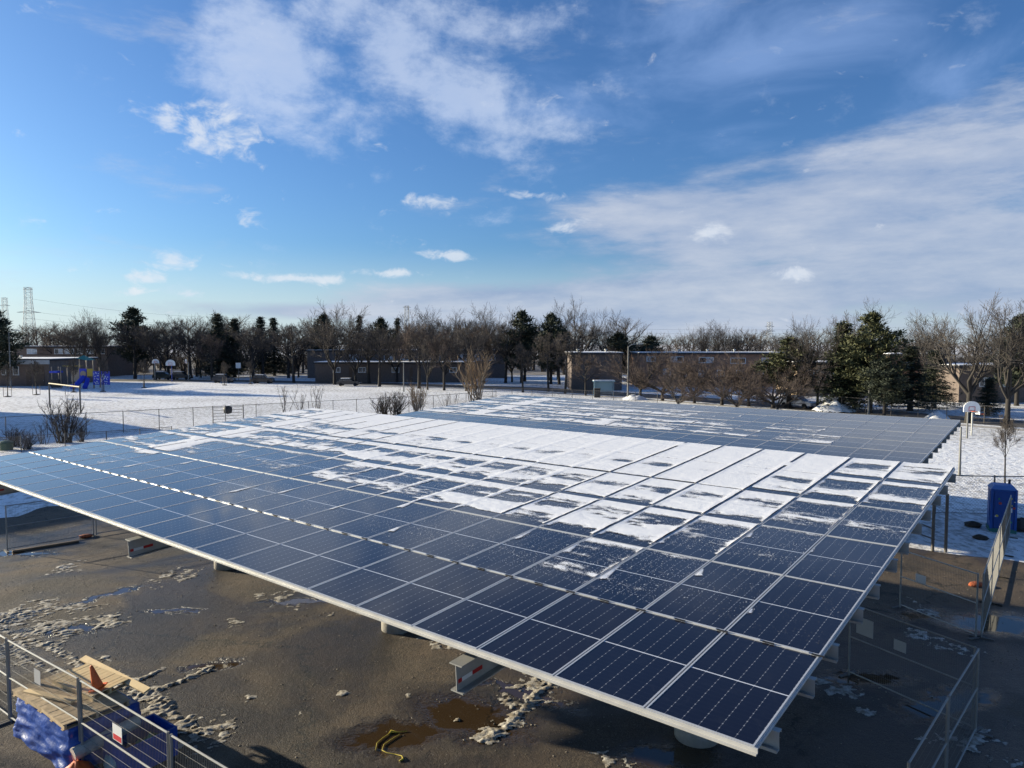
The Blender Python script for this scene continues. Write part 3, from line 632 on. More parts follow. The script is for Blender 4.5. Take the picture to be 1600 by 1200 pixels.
variant('shrub1', shrub_mesh(3, 30, 3, .42), 'bark', 'twig'); variant('shrub2', shrub_mesh(4, 26, 4, .38), 'bark_pale', 'twig_tan'); variant('shrub3', shrub_mesh(9, 7, 2, .3), 'bark', 'twig')
variant('sap', bare_tree(77, 'upright'), 'bark', 'twig')
def tree(key, x, y, h, wf, label, name, cat='tree', group=None, z=0.):
    o = thing(name, label, cat, (x, y, z), random.uniform(0, 6.28), group); o.scale = (h*wf, h*wf, h)
    t, c = VAR[key]; link('trunk' if cat == 'tree' else 'stems', t, o); link('crown' if cat == 'tree' else 'twigs', c, o); return o
def tree_px(key, px, py_base, py_top, wf, label, name='bare_tree', Y=None, cat='tree', group='bare trees beyond the field'):
    if Y is None: x, y, _ = P(px, py_base)
    else: y = Y; x = D(px, 540, Y)[0]
    h = D(px, py_top, y)[2]; ratio = {'v': .86, 'r': .82, 'b': .95, 'p': .66, 's': .46, 'u': .5, 'c': 1.25}[key[0]]
    if key[:2] == 'sh': ratio = 1.0
    if key == 'sap': ratio = .45
    wf *= ratio/(2*CRAD[key])
    return tree(key, x, y, h, wf, label, name, cat, group)
BT = [  # bare trees: variant, pixel column, base row or None, top row, width, label, depth
 ('vase1', 122, None, 493, 1.0, 'bare tree with a fanned crown right of the tall lattice tower', 172), ('vase2', 156, None, 488, 1.0, 'pale fan-shaped bare tree left of the round dark pine', 168),
 ('round1', 211, 592, 506, 1.0, 'dense brown bare tree in front of the round dark pine', None), ('round2', 90, None, 512, 1.1, 'low brown bare tree above the far brick row house', 180),
 ('round1', 262, None, 500, 1.0, 'bare tree just right of the round dark pine', 182), ('vase1', 306, None, 492, 1.0, 'bare tree rising above the three far basketball boards', 178), ('vase2', 352, None, 489, .9, 'pale bare treetop above the small sign board by the road', 186),
 ('round2', 330, None, 520, 1.1, 'reddish bare tree behind the far basketball boards', 160), ('round1', 395, None, 512, 1.1, 'dark bare tree behind the cars left of the field', 160),
 ('round1', 459, 598, 505, .9, 'bare street tree with a narrow dark crown left of the broad vase-shaped one', None), ('vase1', 523, 601, 476, 1.05, 'tallest vase-shaped bare tree left of centre by the street', None),
 ('round1', 593, 604, 512, .95, 'round bare street tree right of the parked dark car', None), ('round2', 655, 607, 503, 1.0, 'reddish bare street tree behind the tan shrub clump', None),
 ('vase1', 668, 609, 510, .8, 'slim bare street tree second from the tan sapling', None), ('round2', 694, 610, 515, .85, 'reddish bare street tree just left of the tan sapling', None), ('round1', 729, 611, 512, .9, 'dark bare street tree right behind the tan sapling', None),
 ('vase2', 565, None, 500, 1.0, 'grey bare treetop behind the round street tree', 185), ('vase2', 648, None, 481, 1.0, 'tall grey bare tree beside the distant lattice mast', 180), ('vase1', 690, None, 483, 1.0, 'tall bare tree behind the reddish street trees', 184),
 ('vase2', 735, None, 490, 1.0, 'pale bare tree over the long low building', 180), ('vase1', 772, None, 479, .95, 'tall bare tree left of the twin dark pines', 172), ('round1', 790, None, 505, .9, 'bare brown tree at the foot of the twin dark pines', 150),
 ('up1', 817, 613, 535, 1.3, 'small bare tree left of the pair of pale-stemmed ones', None), ('up1', 857, 612, 520, 1.2, 'slender pale-stemmed bare tree below the twin dark pines', None), ('up1', 883, 615, 522, 1.2, 'slender bare tree left of the dark blank building', None),
 ('big1', 903, None, 469, .85, 'very tall bare tree rising right of the twin dark pines', 150), ('vase2', 872, None, 478, .9, 'tall bare tree behind the right one of the twin pines', 165), ('vase2', 962, None, 489, 1.0, 'bare tree with a pale crown above the dark blank building', 165),
 ('round2', 915, 618, 553, 1.0, 'small reddish bare tree before the dark blank building', None),
 ('vase2', 1096, None, 503, 1.05, 'left one of two round treetops above the brown row house', 165), ('vase1', 1137, None, 504, 1.05, 'right one of two round treetops above the brown row house', 165), ('round1', 1168, None, 524, 1.1, 'lowest of the treetops above the brown row house', 165),
 ('vase2', 1245, None, 506, 1.0, 'grey bare treetop left of the narrow dark spruce', 140), ('vase1', 1277, 640, 499, .8, 'bare tree with a stout straight trunk left of the narrow spruce', None), ('vase2', 1345, None, 473, .9, 'pale bare crown showing behind the big green pine', 125),
 ('big2', 1450, None, 492, 1.0, 'spreading bare tree right of the big green pine', 100), ('big1', 1512, 661, 468, 1.0, 'huge forked bare tree nearest the right hand basketball board', None), ('big2', 1573, 668, 472, .95, 'huge bare tree at the right edge with pale leaning limbs', None),
 ('vase2', 1420, None, 505, 1.0, 'grey bare treetop between the big pine and the forked tree', 120)]
ORD = ('first', 'second', 'third', 'fourth', 'fifth', 'sixth', 'seventh', 'eighth', 'ninth', 'tenth', 'eleventh', 'twelfth')
for i in range(24):
    j = i % 12; px = (238+j*25.5 if i < 12 else 552+j*30)+[3, -6, 8, -2, 5, -8][i % 6]; top = [512, 503, 518, 508, 515, 506, 520][(i*3) % 7]
    BT.append((('round1', 'vase1', 'round2', 'vase2')[(i*5+i//4) % 4], px, None, top, 1.05, '%s bare tree rightwards from the %s in the dense row behind the street' % (ORD[j], 'round dark pine' if i < 12 else 'tallest vase-shaped tree'), (164 if i < 12 else 143)+((i*37) % 17)*1.1))
for k, px, b, t, w, lab, Y in BT: tree_px(k, px, b, t, w, lab, 'bare_tree', Y)
CT = [('pine1', -8, None, 478, .95, 'dark pine cut by the left edge of the picture', 135, 'pine_tree'), ('pine1', 210, None, 478, .85, 'round dark pine standing above the playground', 175, 'pine_tree'),
 ('spruce1', 340, None, 489, 1.2, 'dark spruce behind the small sign board', 170, 'spruce_tree'), ('spruce1', 366, None, 497, 1.2, 'smaller dark spruce left of the pair of pointed ones', 175, 'spruce_tree'), ('spruce1', 408, None, 494, 1.0, 'left one of two pointed spruces behind the street', 180, 'spruce_tree'), ('spruce1', 428, None, 496, 1.0, 'right one of two pointed spruces behind the street', 184, 'spruce_tree'),
 ('pine1', 506, None, 488, .8, 'dark pine behind the vase-shaped bare tree', 175, 'pine_tree'), ('pine1', 595, None, 494, .75, 'dark pine behind the round bare street tree', 178, 'pine_tree'), ('spruce1', 621, None, 496, .8, 'thin pointed spruce left of the distant mast', 190, 'spruce_tree'), ('spruce1', 562, None, 492, .8, 'pointed spruce right of the vase-shaped bare tree', 190, 'spruce_tree'),
 ('pine1', 815, None, 483, .8, 'left one of the twin dark pines at centre', 150, 'pine_tree'), ('pine1', 861, None, 487, .8, 'right one of the twin dark pines at centre', 146, 'pine_tree'), ('pine1', 966, None, 518, 1.2, 'flat-topped dark pine over the dark blank building', 150, 'pine_tree'), ('pine1', 1018, None, 523, 1.1, 'low bushy pine left of the brown row house', 150, 'pine_tree'),
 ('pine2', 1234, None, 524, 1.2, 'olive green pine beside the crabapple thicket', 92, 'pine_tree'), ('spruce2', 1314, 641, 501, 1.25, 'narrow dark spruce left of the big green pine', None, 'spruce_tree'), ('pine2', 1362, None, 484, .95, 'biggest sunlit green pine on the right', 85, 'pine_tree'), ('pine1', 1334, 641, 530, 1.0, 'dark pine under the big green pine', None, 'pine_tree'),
 ('spruce1', 1425, None, 540, 1.7, 'broad dark spruce right of the big green pine', 88, 'spruce_tree'), ('spruce1', 1462, None, 546, 1.7, 'broad dark spruce left of the huge forked tree', 92, 'spruce_tree'), ('spruce1', 1548, None, 590, 1.8, 'low dark spruce between the two huge bare trees', 82, 'spruce_tree'), ('pine1', 1592, None, 489, .9, 'dark pine at the right edge behind the huge bare tree', 95, 'pine_tree'), ('pine1', 1385, None, 555, 1.1, 'short dark pine under the right side of the big green pine', 80, 'pine_tree')]
for k, px, b, t, w, lab, Y, nm in CT: tree_px(k, px, b, t, w, lab, nm, Y, group='evergreen trees beyond the field')
CR = [(1000, 622, 548, 'crab1', 'spreading crabapple tree just right of the street lamp'), (1035, 626, 556, 'crab2', 'crabapple tree second from the street lamp'), (1085, 630, 562, 'crab1', 'crabapple tree below the left windows of the row house'), (1128, 633, 566, 'crab2', 'crabapple tree in the middle of the thicket'),
      (1170, 635, 563, 'crab1', 'crabapple tree below the right windows of the row house'), (1208, 638, 560, 'crab2', 'crabapple tree at the right end of the thicket'), (1060, 640, 590, 'crab2', 'low crabapple tree in front of the thicket, left one'), (1150, 645, 592, 'crab1', 'low crabapple tree in front of the thicket, middle one'), (1215, 646, 590, 'crab2', 'low crabapple tree in front of the thicket, right one')]
for px, b, t, k, lab in CR: tree_px(k, px, b, t-10, 1.35, lab, 'crabapple_tree', group='crabapple trees along the street')
SH = [('shrub1', 103, 692, 622, 1.0, 'many-stemmed bare shrub at the fence near the left edge'), ('shrub3', 66, 694, 655, 1.3, 'small bare shrub left of the many-stemmed one'), ('shrub1', 22, 698, 668, 1.6, 'low bare brush at the fence, leftmost'), ('shrub1', 45, 702, 676, 1.8, 'low bare brush beside the small green lid'), ('shrub1', 128, 690, 660, 1.0, 'low bare shrub right of the many-stemmed one'),
      ('shrub3', 445, 645, 597, .9, 'thin bare sapling clump at the fence, left of centre'), ('shrub3', 497, 645, 598, .9, 'thin bare sapling clump by the top corner of the near canopy'), ('shrub3', 470, 646, 610, 1.0, 'sparse bare shrub between the two sapling clumps'),
      ('shrub1', 600, 650, 618, 1.5, 'bare grey shrub left of the tan bush at the fence'), ('shrub1', 622, 651, 612, 1.3, 'bare grey shrub touching the tan bush'), ('shrub2', 652, 650, 600, .9, 'dense tan bush in the gap between the canopies'), ('shrub3', 697, 640, 612, 1.0, 'sparse bare shrub right of the tan bush'), ('shrub3', 712, 637, 612, 1.0, 'sparse bare shrub by the far canopy corner'), ('shrub2', 745, 628, 548, .8, 'tall tan bare sapling standing alone at centre')]
for k, px, b, t, w, lab in SH: tree_px(k, px, b, t, w, lab, 'bare_shrub', cat='shrub', group='bare shrubs along the chain link fence')
def staked(px, b, t, lab):
    x, y, _ = P(px, b); h = D(px, t, y)[2]; o = thing('young_tree', lab, 'tree', (x, y, 0), random.uniform(0, 6), 'young staked trees in the snow')
    tk, ck = VAR['sap']; a = link('trunk', tk, o); a.scale = (h*.9, h*.9, h); a = link('crown', ck, o); a.scale = (h*.9, h*.9, h)
    for s in (-1, 1): m_ = MB(); m_.tube([(s*.55, 0, 0), (s*.55, 0, 1.6)], .035, 5); m_.build('stake', MT['stake'], o)
    m_ = MB(); m_.lathe([(.5, 0), (.42, .10), (.12, .16)], 10); m_.build('mulch', MT['mulch'], o)
MT['stake'] = mat('weathered_stake', (.22, .17, .12), .9); MT['mulch'] = mat('dark_mulch', (.05, .04, .03), .95)
for a in ((12, 620, 568, 'leftmost young staked tree in front of the low building'), (57, 617, 562, 'young staked tree at the corner of the low building'), (115, 613, 560, 'young staked tree in front of the play slide'), (161, 612, 558, 'young staked tree right of the spotted climbing panels'), (225, 606, 560, 'young staked tree left of the far basketball boards'), (351, 602, 565, 'young staked tree beside the small sign board'), (391, 600, 563, 'young staked tree left of the dark parked car by the field')): staked(*a)
tree_px('sap', 1570, 755, 648, .9, 'slim young tree standing right behind the blue portable toilet', 'young_tree', group='young staked trees in the snow')
for x, y, h, lab in ((-64, 50, 12, 'bare tree beyond the left edge, furthest from the lot'), (-72, 40, 13, 'bare tree beyond the left edge, tallest of the three'), (-55, 27, 11, 'bare tree beyond the left edge, nearest the lot')): tree('vase1', x, y, h, .9, lab, 'bare_tree')
# the wood far behind: one mass
def far_wood():
    src = []
    for k in ('round1', 'vase1', 'round2'):
        V = []; F = []; rg = random.Random(4)
        for part, keep in ((VAR[k][0], 1.), (VAR[k][1], .30)):
            co = np.array([v.co[:] for v in part.vertices]); fc = [p.vertices[:] for p in part.polygons if len(p.vertices) == 4]
            fc = [f for i, f in enumerate(fc) if keep == 1. or (i//9) % 5 == 0]; F.append(np.array(fc)+sum(len(v) for v in V)); V.append(co)
        V = np.concatenate(V); F = np.concatenate(F); us, inv = np.unique(F.ravel(), return_inverse=True); src.append((V[us], inv.reshape(-1, 4)))
    sm = VAR['shrub1'][0], VAR['shrub1'][1]; V0 = np.array([v.co[:] for v in sm[0].vertices]); V1 = np.array([v.co[:] for v in sm[1].vertices])
    c0 = V0.copy(); under = (np.concatenate([V0, V1]), np.array([p.vertices[:] for p in sm[0].polygons if len(p.vertices) == 4]+[[i+len(V0) for i in p.vertices] for p in sm[1].polygons if len(p.vertices) == 4]))
    rg = np.random.RandomState(5); VV = []; FF = []; n = 0
    for i in range(130):
        Y = rg.uniform(190, 300); px = -60+1720*((i*.618034) % 1.); x = (px-800)/FPX*Y; h = rg.uniform(11, 16.5)*(1.0 if px < 1000 else .85); a = rg.uniform(0, 6.28); V, F = src[i % 3]; w = h*rg.uniform(.42, .55)/CRAD[('round1', 'vase1', 'round2')[i % 3]]
        VV.append(np.stack([x+(V[:, 0]*math.cos(a)-V[:, 1]*math.sin(a))*w, Y+(V[:, 0]*math.sin(a)+V[:, 1]*math.cos(a))*w, V[:, 2]*h], -1)); FF.append(F+n); n += len(V)
    for i in range(110):    # undergrowth below the crowns
        Y = rg.uniform(182, 240); px = -60+1720*((i*.618034+.3) % 1.); x = (px-800)/FPX*Y; h = rg.uniform(4, 7.5); a = rg.uniform(0, 6.28); V, F = under; w = h*rg.uniform(.9, 1.5)
        VV.append(np.stack([x+(V[:, 0]*math.cos(a)-V[:, 1]*math.sin(a))*w, Y+(V[:, 0]*math.sin(a)+V[:, 1]*math.cos(a))*w, V[:, 2]*h], -1)); FF.append(F+n); n += len(V)
    o = link('far_wood', raw_mesh('far_wood', np.concatenate(VV), np.concatenate(FF), MT['twig']))
    tag(o, 'brown mass of bare woodland far behind the houses', 'woodland', None, 'stuff')
far_wood()

# ------------------------------------------------------------------ buildings
MT['brick_brown'] = mat('brown_brick', (.32, .185, .12), .9, 0, .22, 3, .2, 30); MT['brick_dark'] = mat('dark_brick', (.145, .115, .10), .9, 0, .2, 3); MT['brick_grey'] = mat('grey_brown_brick', (.17, .125, .10), .9, 0, .2, 3)
MT['tan_wall'] = mat('tan_brick', (.36, .27, .18), .9, 0, .2, 3); MT['fascia'] = mat('pale_fascia', (.42, .44, .45), .7, 0, .08, 2); MT['roof_dark'] = mat('dark_roof_felt', (.055, .050, .050), .9, 0, .2, 1)
MT['frame_white'] = mat('white_window_frame', (.78, .78, .76), .5); MT['pane'] = mat('dark_window_glass', (.03, .04, .05), .06, 0, 0, spec=.8); MT['pane_blind'] = mat('window_with_pale_blind', (.50, .54, .56), .15); MT['door'] = mat('brown_painted_door', (.10, .06, .04), .5)
def block(root, x0, x1, y0, y1, z1, wall, roofm, over=.35, rt=.35, snow=True):
    m_ = MB(); m_.box(((x0+x1)/2, (y0+y1)/2, z1/2), (x1-x0, y1-y0, z1)); m_.build('wall', wall, root)
    m_ = MB(); m_.box(((x0+x1)/2, (y0+y1)/2, z1+rt/2+.002), (x1-x0+2*over, y1-y0+2*over, rt)); r = m_.build('roof', roofm, root)
    if snow:
        m_ = MB(); m_.box(((x0+x1)/2, (y0+y1)/2, z1+rt+.045), (x1-x0+2*over-.3, y1-y0+2*over-.3, .08)); m_.build('roof_snow', MT['snow'], r)
    return r
def window(root, x, y, z, w, h, panes=2, blind=()):
    f = MB(); t = .11
    f.box((x, y-.03, z+h/2-t/2), (w, .10, t)); f.box((x, y-.03, z-h/2+t/2), (w, .10, t))
    for i in range(panes+1): f.box((x-w/2+t/2+(w-t)*i/panes, y-.032, z), (t, .10, h-2*t))
    o = f.build('window', MT['frame_white'], root)
    s = MB(); s.box((x, y-.08, z-h/2-.04), (w+.14, .16, .06)); s.build('sill', MT['fascia'], o)
    for i in range(panes):
        g = MB(); pw = (w-t)/panes; g.box((x-w/2+t/2+pw*(i+.5), y-.012, z), (pw-t, .02, h-2*t)); g.build('pane', MT['pane_blind'] if i in blind else MT['pane'], o)
def px_window(root, Y, a, b, c, d, panes=2, blind=(), base=(0, 0)):
    p = D(a, b, Y); q = D(c, d, Y); window(root, (p[0]+q[0])/2-base[0], Y-base[1], (p[2]+q[2])/2, q[0]-p[0], p[2]-q[2], panes, blind)
def house(name, label, cat, px0, px1, pytop, Y, depth, wall, windows, doors=(), vents=(), fascia=None, snow=True, rt=.35):
    x0 = D(px0, 560, Y)[0]; x1 = D(px1, 560, Y)[0]; z1 = D(px0, pytop, Y)[2]-rt; cx = (x0+x1)/2; o = thing(name, label, cat, (cx, Y, 0))
    r = block(o, x0-cx, x1-cx, 0, depth, z1, wall, MT['roof_dark'], .35, rt, snow)
    for w in windows: px_window(o, Y, *w[:4], *(w[4:] or (2,)), base=(cx, Y))
    for d in doors:
        p = D(d[0], d[1], Y); q = D(d[2], d[3], Y); m_ = MB(); m_.box(((p[0]+q[0])/2-cx, -.03, max((p[2])/2, .9)), (q[0]-p[0], .08, max(p[2], 1.8))); dd = m_.build('door', MT['door'], o)
        k = MB(); k.tube([((q[0])-cx-.15, -.12, 1.), ((q[0])-cx-.15, -.12, 1.15)], .03, 6); k.build('handle', MT['galv'], dd)
    for v in vents:
        p = D(v, 550, Y); m_ = MB(); m_.lathe([(.16, 0), (.16, .45), (.28, .46), (.28, .60), (.05, .66)], 10, (p[0]-cx, 3., z1+rt)); m_.build('roof_vent', MT['galv'], r)
    if fascia:
        m_ = MB(); m_.box((0, -.36, z1-.25), (x1-x0+.72, .05, fascia)); m_.build('fascia', MT['fascia'], o)
    return o
house('school_building', 'low brown brick school building at the left edge', 'building', -60, 76, 561, 139, 16, MT['brick_grey'], [(2, 572, 10, 586, 1), (20, 572, 30, 586, 1)], [(41, 580, 49, 600), (52, 572, 70, 600)], (16,), .8)
house('row_house', 'long brick row house with a window strip, left above the playground', 'building', 20, 168, 541, 178, 12, MT['brick_grey'], [(42, 545, 58, 553, 2, (0, 1)), (85, 545, 99, 553, 2, (1,)), (101, 545, 116, 553, 2, (0,)), (119, 545, 132, 553, 2, ()), (135, 545, 149, 553, 2, (0,)), (152, 545, 164, 553, 2, ()), (90, 564, 98, 572, 1), (112, 564, 120, 572, 1), (140, 564, 148, 572, 1)], [(102, 566, 106, 580), (128, 566, 132, 580)], (60, 110))
house('low_building', 'long low dark building with a snowy roof edge at centre left', 'building', 492, 738, 566, 152, 9, MT['brick_dark'], [(520, 574, 532, 582, 2), (560, 574, 572, 582, 2), (612, 574, 624, 582, 2), (702, 574, 714, 582, 2)], [(545, 574, 550, 590), (640, 574, 645, 590)])
house('apartment_row', 'two storey building with a row of white windows behind the low roof', 'building', 480, 790, 547, 171, 10, MT['brick_dark'], [(545, 553, 558, 562, 2, (0, 1)), (600, 553, 614, 562, 2, (1,)), (625, 553, 639, 562, 2, (0,)), (672, 553, 688, 563, 3, (0,)), (693, 553, 706, 563, 2, (1,)), (716, 553, 736, 563, 3, (0, 2)), (742, 553, 756, 563, 2, (0,)), (762, 553, 774, 563, 2, (1,))], (), (560, 650, 730))
house('blank_building', 'dark blank building wall left of the street lamp', 'building', 893, 972, 551, 126, 14, MT['brick_dark'], [(1000, 540, 1000.5, 540.5, 1)][:0], [(930, 590, 936, 606)], (905, 950))
house('row_house', 'brown brick row house with white windows right of centre', 'building', 1000, 1236, 551, 137, 11, MT['brick_brown'],
      [(1047, 557, 1068, 566, 2, (0,)), (1092, 558, 1115, 567, 2, (1,)), (1141, 559, 1165, 568, 2, ()), (1190, 559, 1212, 568, 2, (0,)), (1010, 557, 1024, 565, 2, (0,)), (1036, 576, 1048, 586, 2, (0,)), (1062, 577, 1073, 588, 1), (1091, 578, 1100, 589, 1, (0,)), (1120, 578, 1132, 588, 2), (1150, 578, 1160, 589, 1), (1186, 578, 1198, 588, 2, (1,))],
      [(1080, 580, 1086, 600), (1138, 580, 1144, 600), (1170, 580, 1176, 600)], (1066, 1112, 1155))
house('tan_house', 'tan brick house half hidden behind the pines on the right', 'building', 1246, 1352, 566, 112, 9, MT['tan_wall'], [(1262, 578, 1272, 588, 2, (0,)), (1302, 580, 1312, 590, 2), (1330, 580, 1340, 590, 2)], [(1288, 590, 1294, 618)])
house('brown_house', 'brown house with one small upper window behind the dark spruces', 'building', 1392, 1480, 553, 108, 9, MT['brick_brown'], [(1416, 562, 1429, 571, 2, (0, 1)), (1412, 595, 1424, 610, 2), (1446, 595, 1458, 610, 2)], [(1434, 596, 1440, 620)])
house('bungalow', 'long brown bungalow with a snowy roof edge at the right edge', 'building', 1500, 1680, 571, 100, 10, MT['brick_dark'], [(1530, 590, 1545, 604, 2), (1562, 590, 1578, 604, 2, (0,))], [(1552, 592, 1558, 628)])
# unseen wings: the far one read from its shadow, the nearer added for shade
def wing(label, far, ln, wd, h):
    o = thing('unseen_wing', label, 'building', far, RZ); block(o, -wd, 0, -ln, 0, h, MT['brick_grey'], MT['roof_dark'], .2, .4)
    for i in range(int(ln//5)):
        m_ = MB(); m_.box((.03, -2.5-i*5, h*.62), (.06, 2.4, 1.5)); m_.build('window', MT['pane'], o)
wing('school wing standing beyond the left edge of the picture', (-67, 80, 0), 34, 25, 8.0)
wing('low unseen block added beyond the left edge to shade the lot', (-45, 44, 0), 12, 10, 5.8)

# ------------------------------------------------------------------ masts and wires
def lattice(label, px, top, Y, w, arms, name='lattice_tower'):
    x = D(px, 540, Y)[0]; H = D(px, top, Y)[2]; o = thing(name, label, 'tower', (x, Y, 0), .3, 'power line towers on the horizon')
    def half(z): return w*(1.0-.55*min(z/H*1.25, 1.))
    for sx in (-1, 1):
        for sy in (-1, 1):
            m_ = MB(); m_.tube([(sx*half(z), sy*half(z), z) for z in (0, H*.5, H*.8, H)], .16, 4); m_.build('leg', MT['galv_paint'], o)
    zs = [H*i/13 for i in range(14)]; m_ = MB()
    for a, b in zip(zs[:-1], zs[1:]):
        for sy in (-1, 1):
            for s in (-1, 1):
                m_.tube([(s*half(a), sy*half(a), a), (-s*half(b), sy*half(b), b)], .08, 3); m_.tube([(sy*half(a), s*half(a), a), (sy*half(b), -s*half(b), b)], .08, 3)
            m_.tube([(-half(b), sy*half(b), b), (half(b), sy*half(b), b)], .08, 3)
    m_.build('bracing', MT['galv_paint'], o)
    for z, L in arms: m_ = MB(); m_.tube([(-L, 0, H*z), (0, 0, H*z+1.2), (L, 0, H*z)], [.1, .2, .1], 4); m_.tube([(-L, 0, H*z), (L, 0, H*z)], .14, 4); m_.build('cross_arm', MT['galv_paint'], o)
lattice('tall square lattice power tower at the far left', 47, 449, 520, 4.4, [(.63, 7.5), (.97, 3.)])
lattice('small pointed lattice tower behind the left edge pine', 10, 465, 760, 4.5, [(.85, 5.), (.97, 2.)])
lattice('short lattice mast above the trees left of centre', 636, 478, 620, 3.4, [(.97, 3.4)])
lattice('faint lattice tower above the row house on the right', 1202, 503, 640, 3.6, [(.7, 6.), (.85, 5.)])
def wire(label, a, b, sag):
    a = Vector(a); b = Vector(b); m_ = MB(); m_.tube([a.lerp(b, i/16)-Vector((0, 0, sag*4*(i/16)*(1-i/16))) for i in range(17)], .055, 3)
    tag(m_.build('power_line', MT['black']), label, 'power line', 'power lines on the horizon')
for i, (ya, yb, l) in enumerate(((467, 497, 'highest power line right of the tall lattice tower'), (487, 505, 'middle power line right of the tall lattice tower'), (498, 512, 'lowest power line right of the tall lattice tower'))): wire(l, D(50, ya, 520), D(420, yb, 600), 4)
for ya, l in ((511, 'highest power line above the row house'), (517, 'second power line from the top above the row house'), (523, 'third power line from the top above the row house'), (529, 'lowest power line above the row house')): wire(l, D(940, ya+2, 640), D(1420, ya, 640), 2)

# ------------------------------------------------------------------ fences
MT['fence'] = mat('galvanised_fence_pipe', (.30, .30, .29), .5, .5, .12, 5); MT['wire'] = mat('fence_wire', (.17, .17, .17), .6, .4); MT['rust'] = mat('dark_old_fence_pipe', (.13, .12, .11), .7, .2, .2, 4)
MT['sign_red'] = mat('sign_red', (.62, .05, .06), .5); MT['sign_white'] = mat('sign_white', (.78, .78, .76), .5); MT['sign_grey'] = mat('sign_grey', (.42, .43, .44), .5); MT['orange'] = mat('orange_plastic', (.75, .14, .03), .5, 0, .15, 8)
def temp_fence(a, b, label, signs=(), group='steel mesh construction fence panels', h=1.85, feet=True):
    a = Vector(a); b = Vector(b); d = b-a; ln = d.length; rz = math.atan2(d.y, d.x); o = thing('fence_panel', label, 'fence', (a.x, a.y, 0), rz, group)
    z0 = .10
    for x in (.03, ln-.03): m_ = MB(); m_.tube([(x, 0, 0), (x, 0, h)], .024, 8); m_.build('post', MT['fence'], o)
    for z in (z0, (z0+h)/2+.02, h-.02): m_ = MB(); m_.tube([(.03, 0, z), (ln-.03, 0, z)], .019, 8); m_.build('rail', MT['fence'], o)
    m_ = MB(); n = int(ln/.05)
    for i in range(1, n): m_.tube([(ln*i/n, .0, z0), (ln*i/n, .0, h-.02)], .0024, 3, False)
    for i in range(1, 8):
        if i != 4: m_.tube([(.03, .006, z0+(h-z0)*i/8), (ln-.03, .006, z0+(h-z0)*i/8)], .0032, 3, False)
    tag(m_.build('wire_mesh', MT['wire'], o), None, None, None, 'stuff')
    if feet:
        for x in (.0, ln): m_ = MB(); m_.box((x, 0, .02), (.08, .60, .030)); m_.build('foot', MT['rust'], o)
    for x, z, w, hh, mm in signs:
        m_ = MB(); m_.box((x, -.03, z), (w, .006, hh)); s = m_.build('sign', MT[mm], o)
        if mm == 'sign_white': k = MB(); k.box((x, -.0345, z-hh*.28), (w*.88, .002, hh*.34)); k.build('red_band', MT['sign_red'], s)
    return o
temp_fence((-13.7, 17.2), (-11.07, 15.32), 'fence panel cut by the left edge beside the pallets')
temp_fence((-11.03, 15.28), (-8.37, 13.46), 'fence panel in front of the pallets, with a small grey sign', [(1.5, 1.42, .28, .30, 'sign_grey')])
temp_fence((-8.33, 13.42), (-5.70, 11.53), 'fence panel at lower left with a white and red sign', [(1.52, 1.28, .34, .30, 'sign_white')])
temp_fence((-5.66, 11.49), (-3.03, 9.6), 'fence panel at lower left, nearest the bottom edge')
temp_fence((-20.2, 28.15), (-18.0, 30.40), 'fence panel left under the near canopy, above a plank')
temp_fence((-17.97, 30.44), (-15.8, 32.6), 'fence panel behind the orange bag under the near canopy')
temp_fence((12.2, 22.1), (13.1, 19.72), 'fence panel beside the sunlit strip, right of the near canopy', [(.75, 1.15, .35, .24, 'sign_grey')])
temp_fence((8.42, 17.5), (9.88, 14.86), 'shaded fence panel right of the near canopy corner', [(.45, 1.38, .45, .42, 'sign_grey'), (1.35, 1.25, .3, .25, 'sign_grey')])
temp_fence((9.9, 14.82), (8.0, 12.75), 'fence panel seen edge-on at lower right, further one')
temp_fence((7.97, 12.72), (6.1, 10.66), 'fence panel seen edge-on at the bottom right corner')
gl = [Vector((13.25, 19.75)).lerp(Vector((21.3, 30.2)), i/4) for i in range(5)]
for i, l in enumerate(('first fence panel of the edge-on line towards the blue toilet', 'second fence panel of the edge-on line towards the blue toilet', 'third fence panel of the edge-on line towards the blue toilet', 'last fence panel of the edge-on line, at the blue toilet')): temp_fence(gl[i]*.999, gl[i+1]*.999, l)
def chainlink(pts, h, label, gap=3., r=.035, mesh=.16, plates=(), low=True):
    o = thing('chain_link_fence', label, 'fence', (pts[0][0], pts[0][1], 0)); b = Vector((*pts[0], 0)); w = MB()
    for p, q in zip(pts[:-1], pts[1:]):
        p = Vector((*p, 0))-b; q = Vector((*q, 0))-b; d = q-p; ln = d.length; n = max(1, round(ln/gap))
        for i in range(n+(q == Vector((*pts[-1], 0))-b)): s = p+d*i/n; m_ = MB(); m_.tube([s, s+Vector((0, 0, h+.05))], r, 6); m_.build('post', MT['rust'], o)
        m_ = MB(); m_.tube([p+Vector((0, 0, h)), q+Vector((0, 0, h))], r*.75, 6); m_.build('top_rail', MT['rust'], o)
        if low: m_ = MB(); m_.tube([p+Vector((0, 0, .08)), q+Vector((0, 0, .08))], r*.4, 4); m_.build('bottom_wire', MT['rust'], o)
        u = d/ln; k = int((ln+h)/mesh)
        for i in range(k):
            t = i*mesh-h; a0, a1 = max(t, 0), min(t+h, ln)
            if a1 > a0:
                w.tube([p+u*a0+Vector((0, 0, a0-t)), p+u*a1+Vector((0, 0, a1-t))], .0035, 3, False); w.tube([p+u*a0+Vector((0, 0, h-(a0-t))), p+u*a1+Vector((0, 0, h-(a1-t)))], .0035, 3, False)
    tag(w.build('wire_mesh', MT['wire'], o), None, None, None, 'stuff')
    return o
T = [P(-60, 655, 2.), P(192, 642.5, 2.), P(400, 632, 2.), P(557, 624, 2.), P(677, 618, 2.), P(775, 611, 2.)]
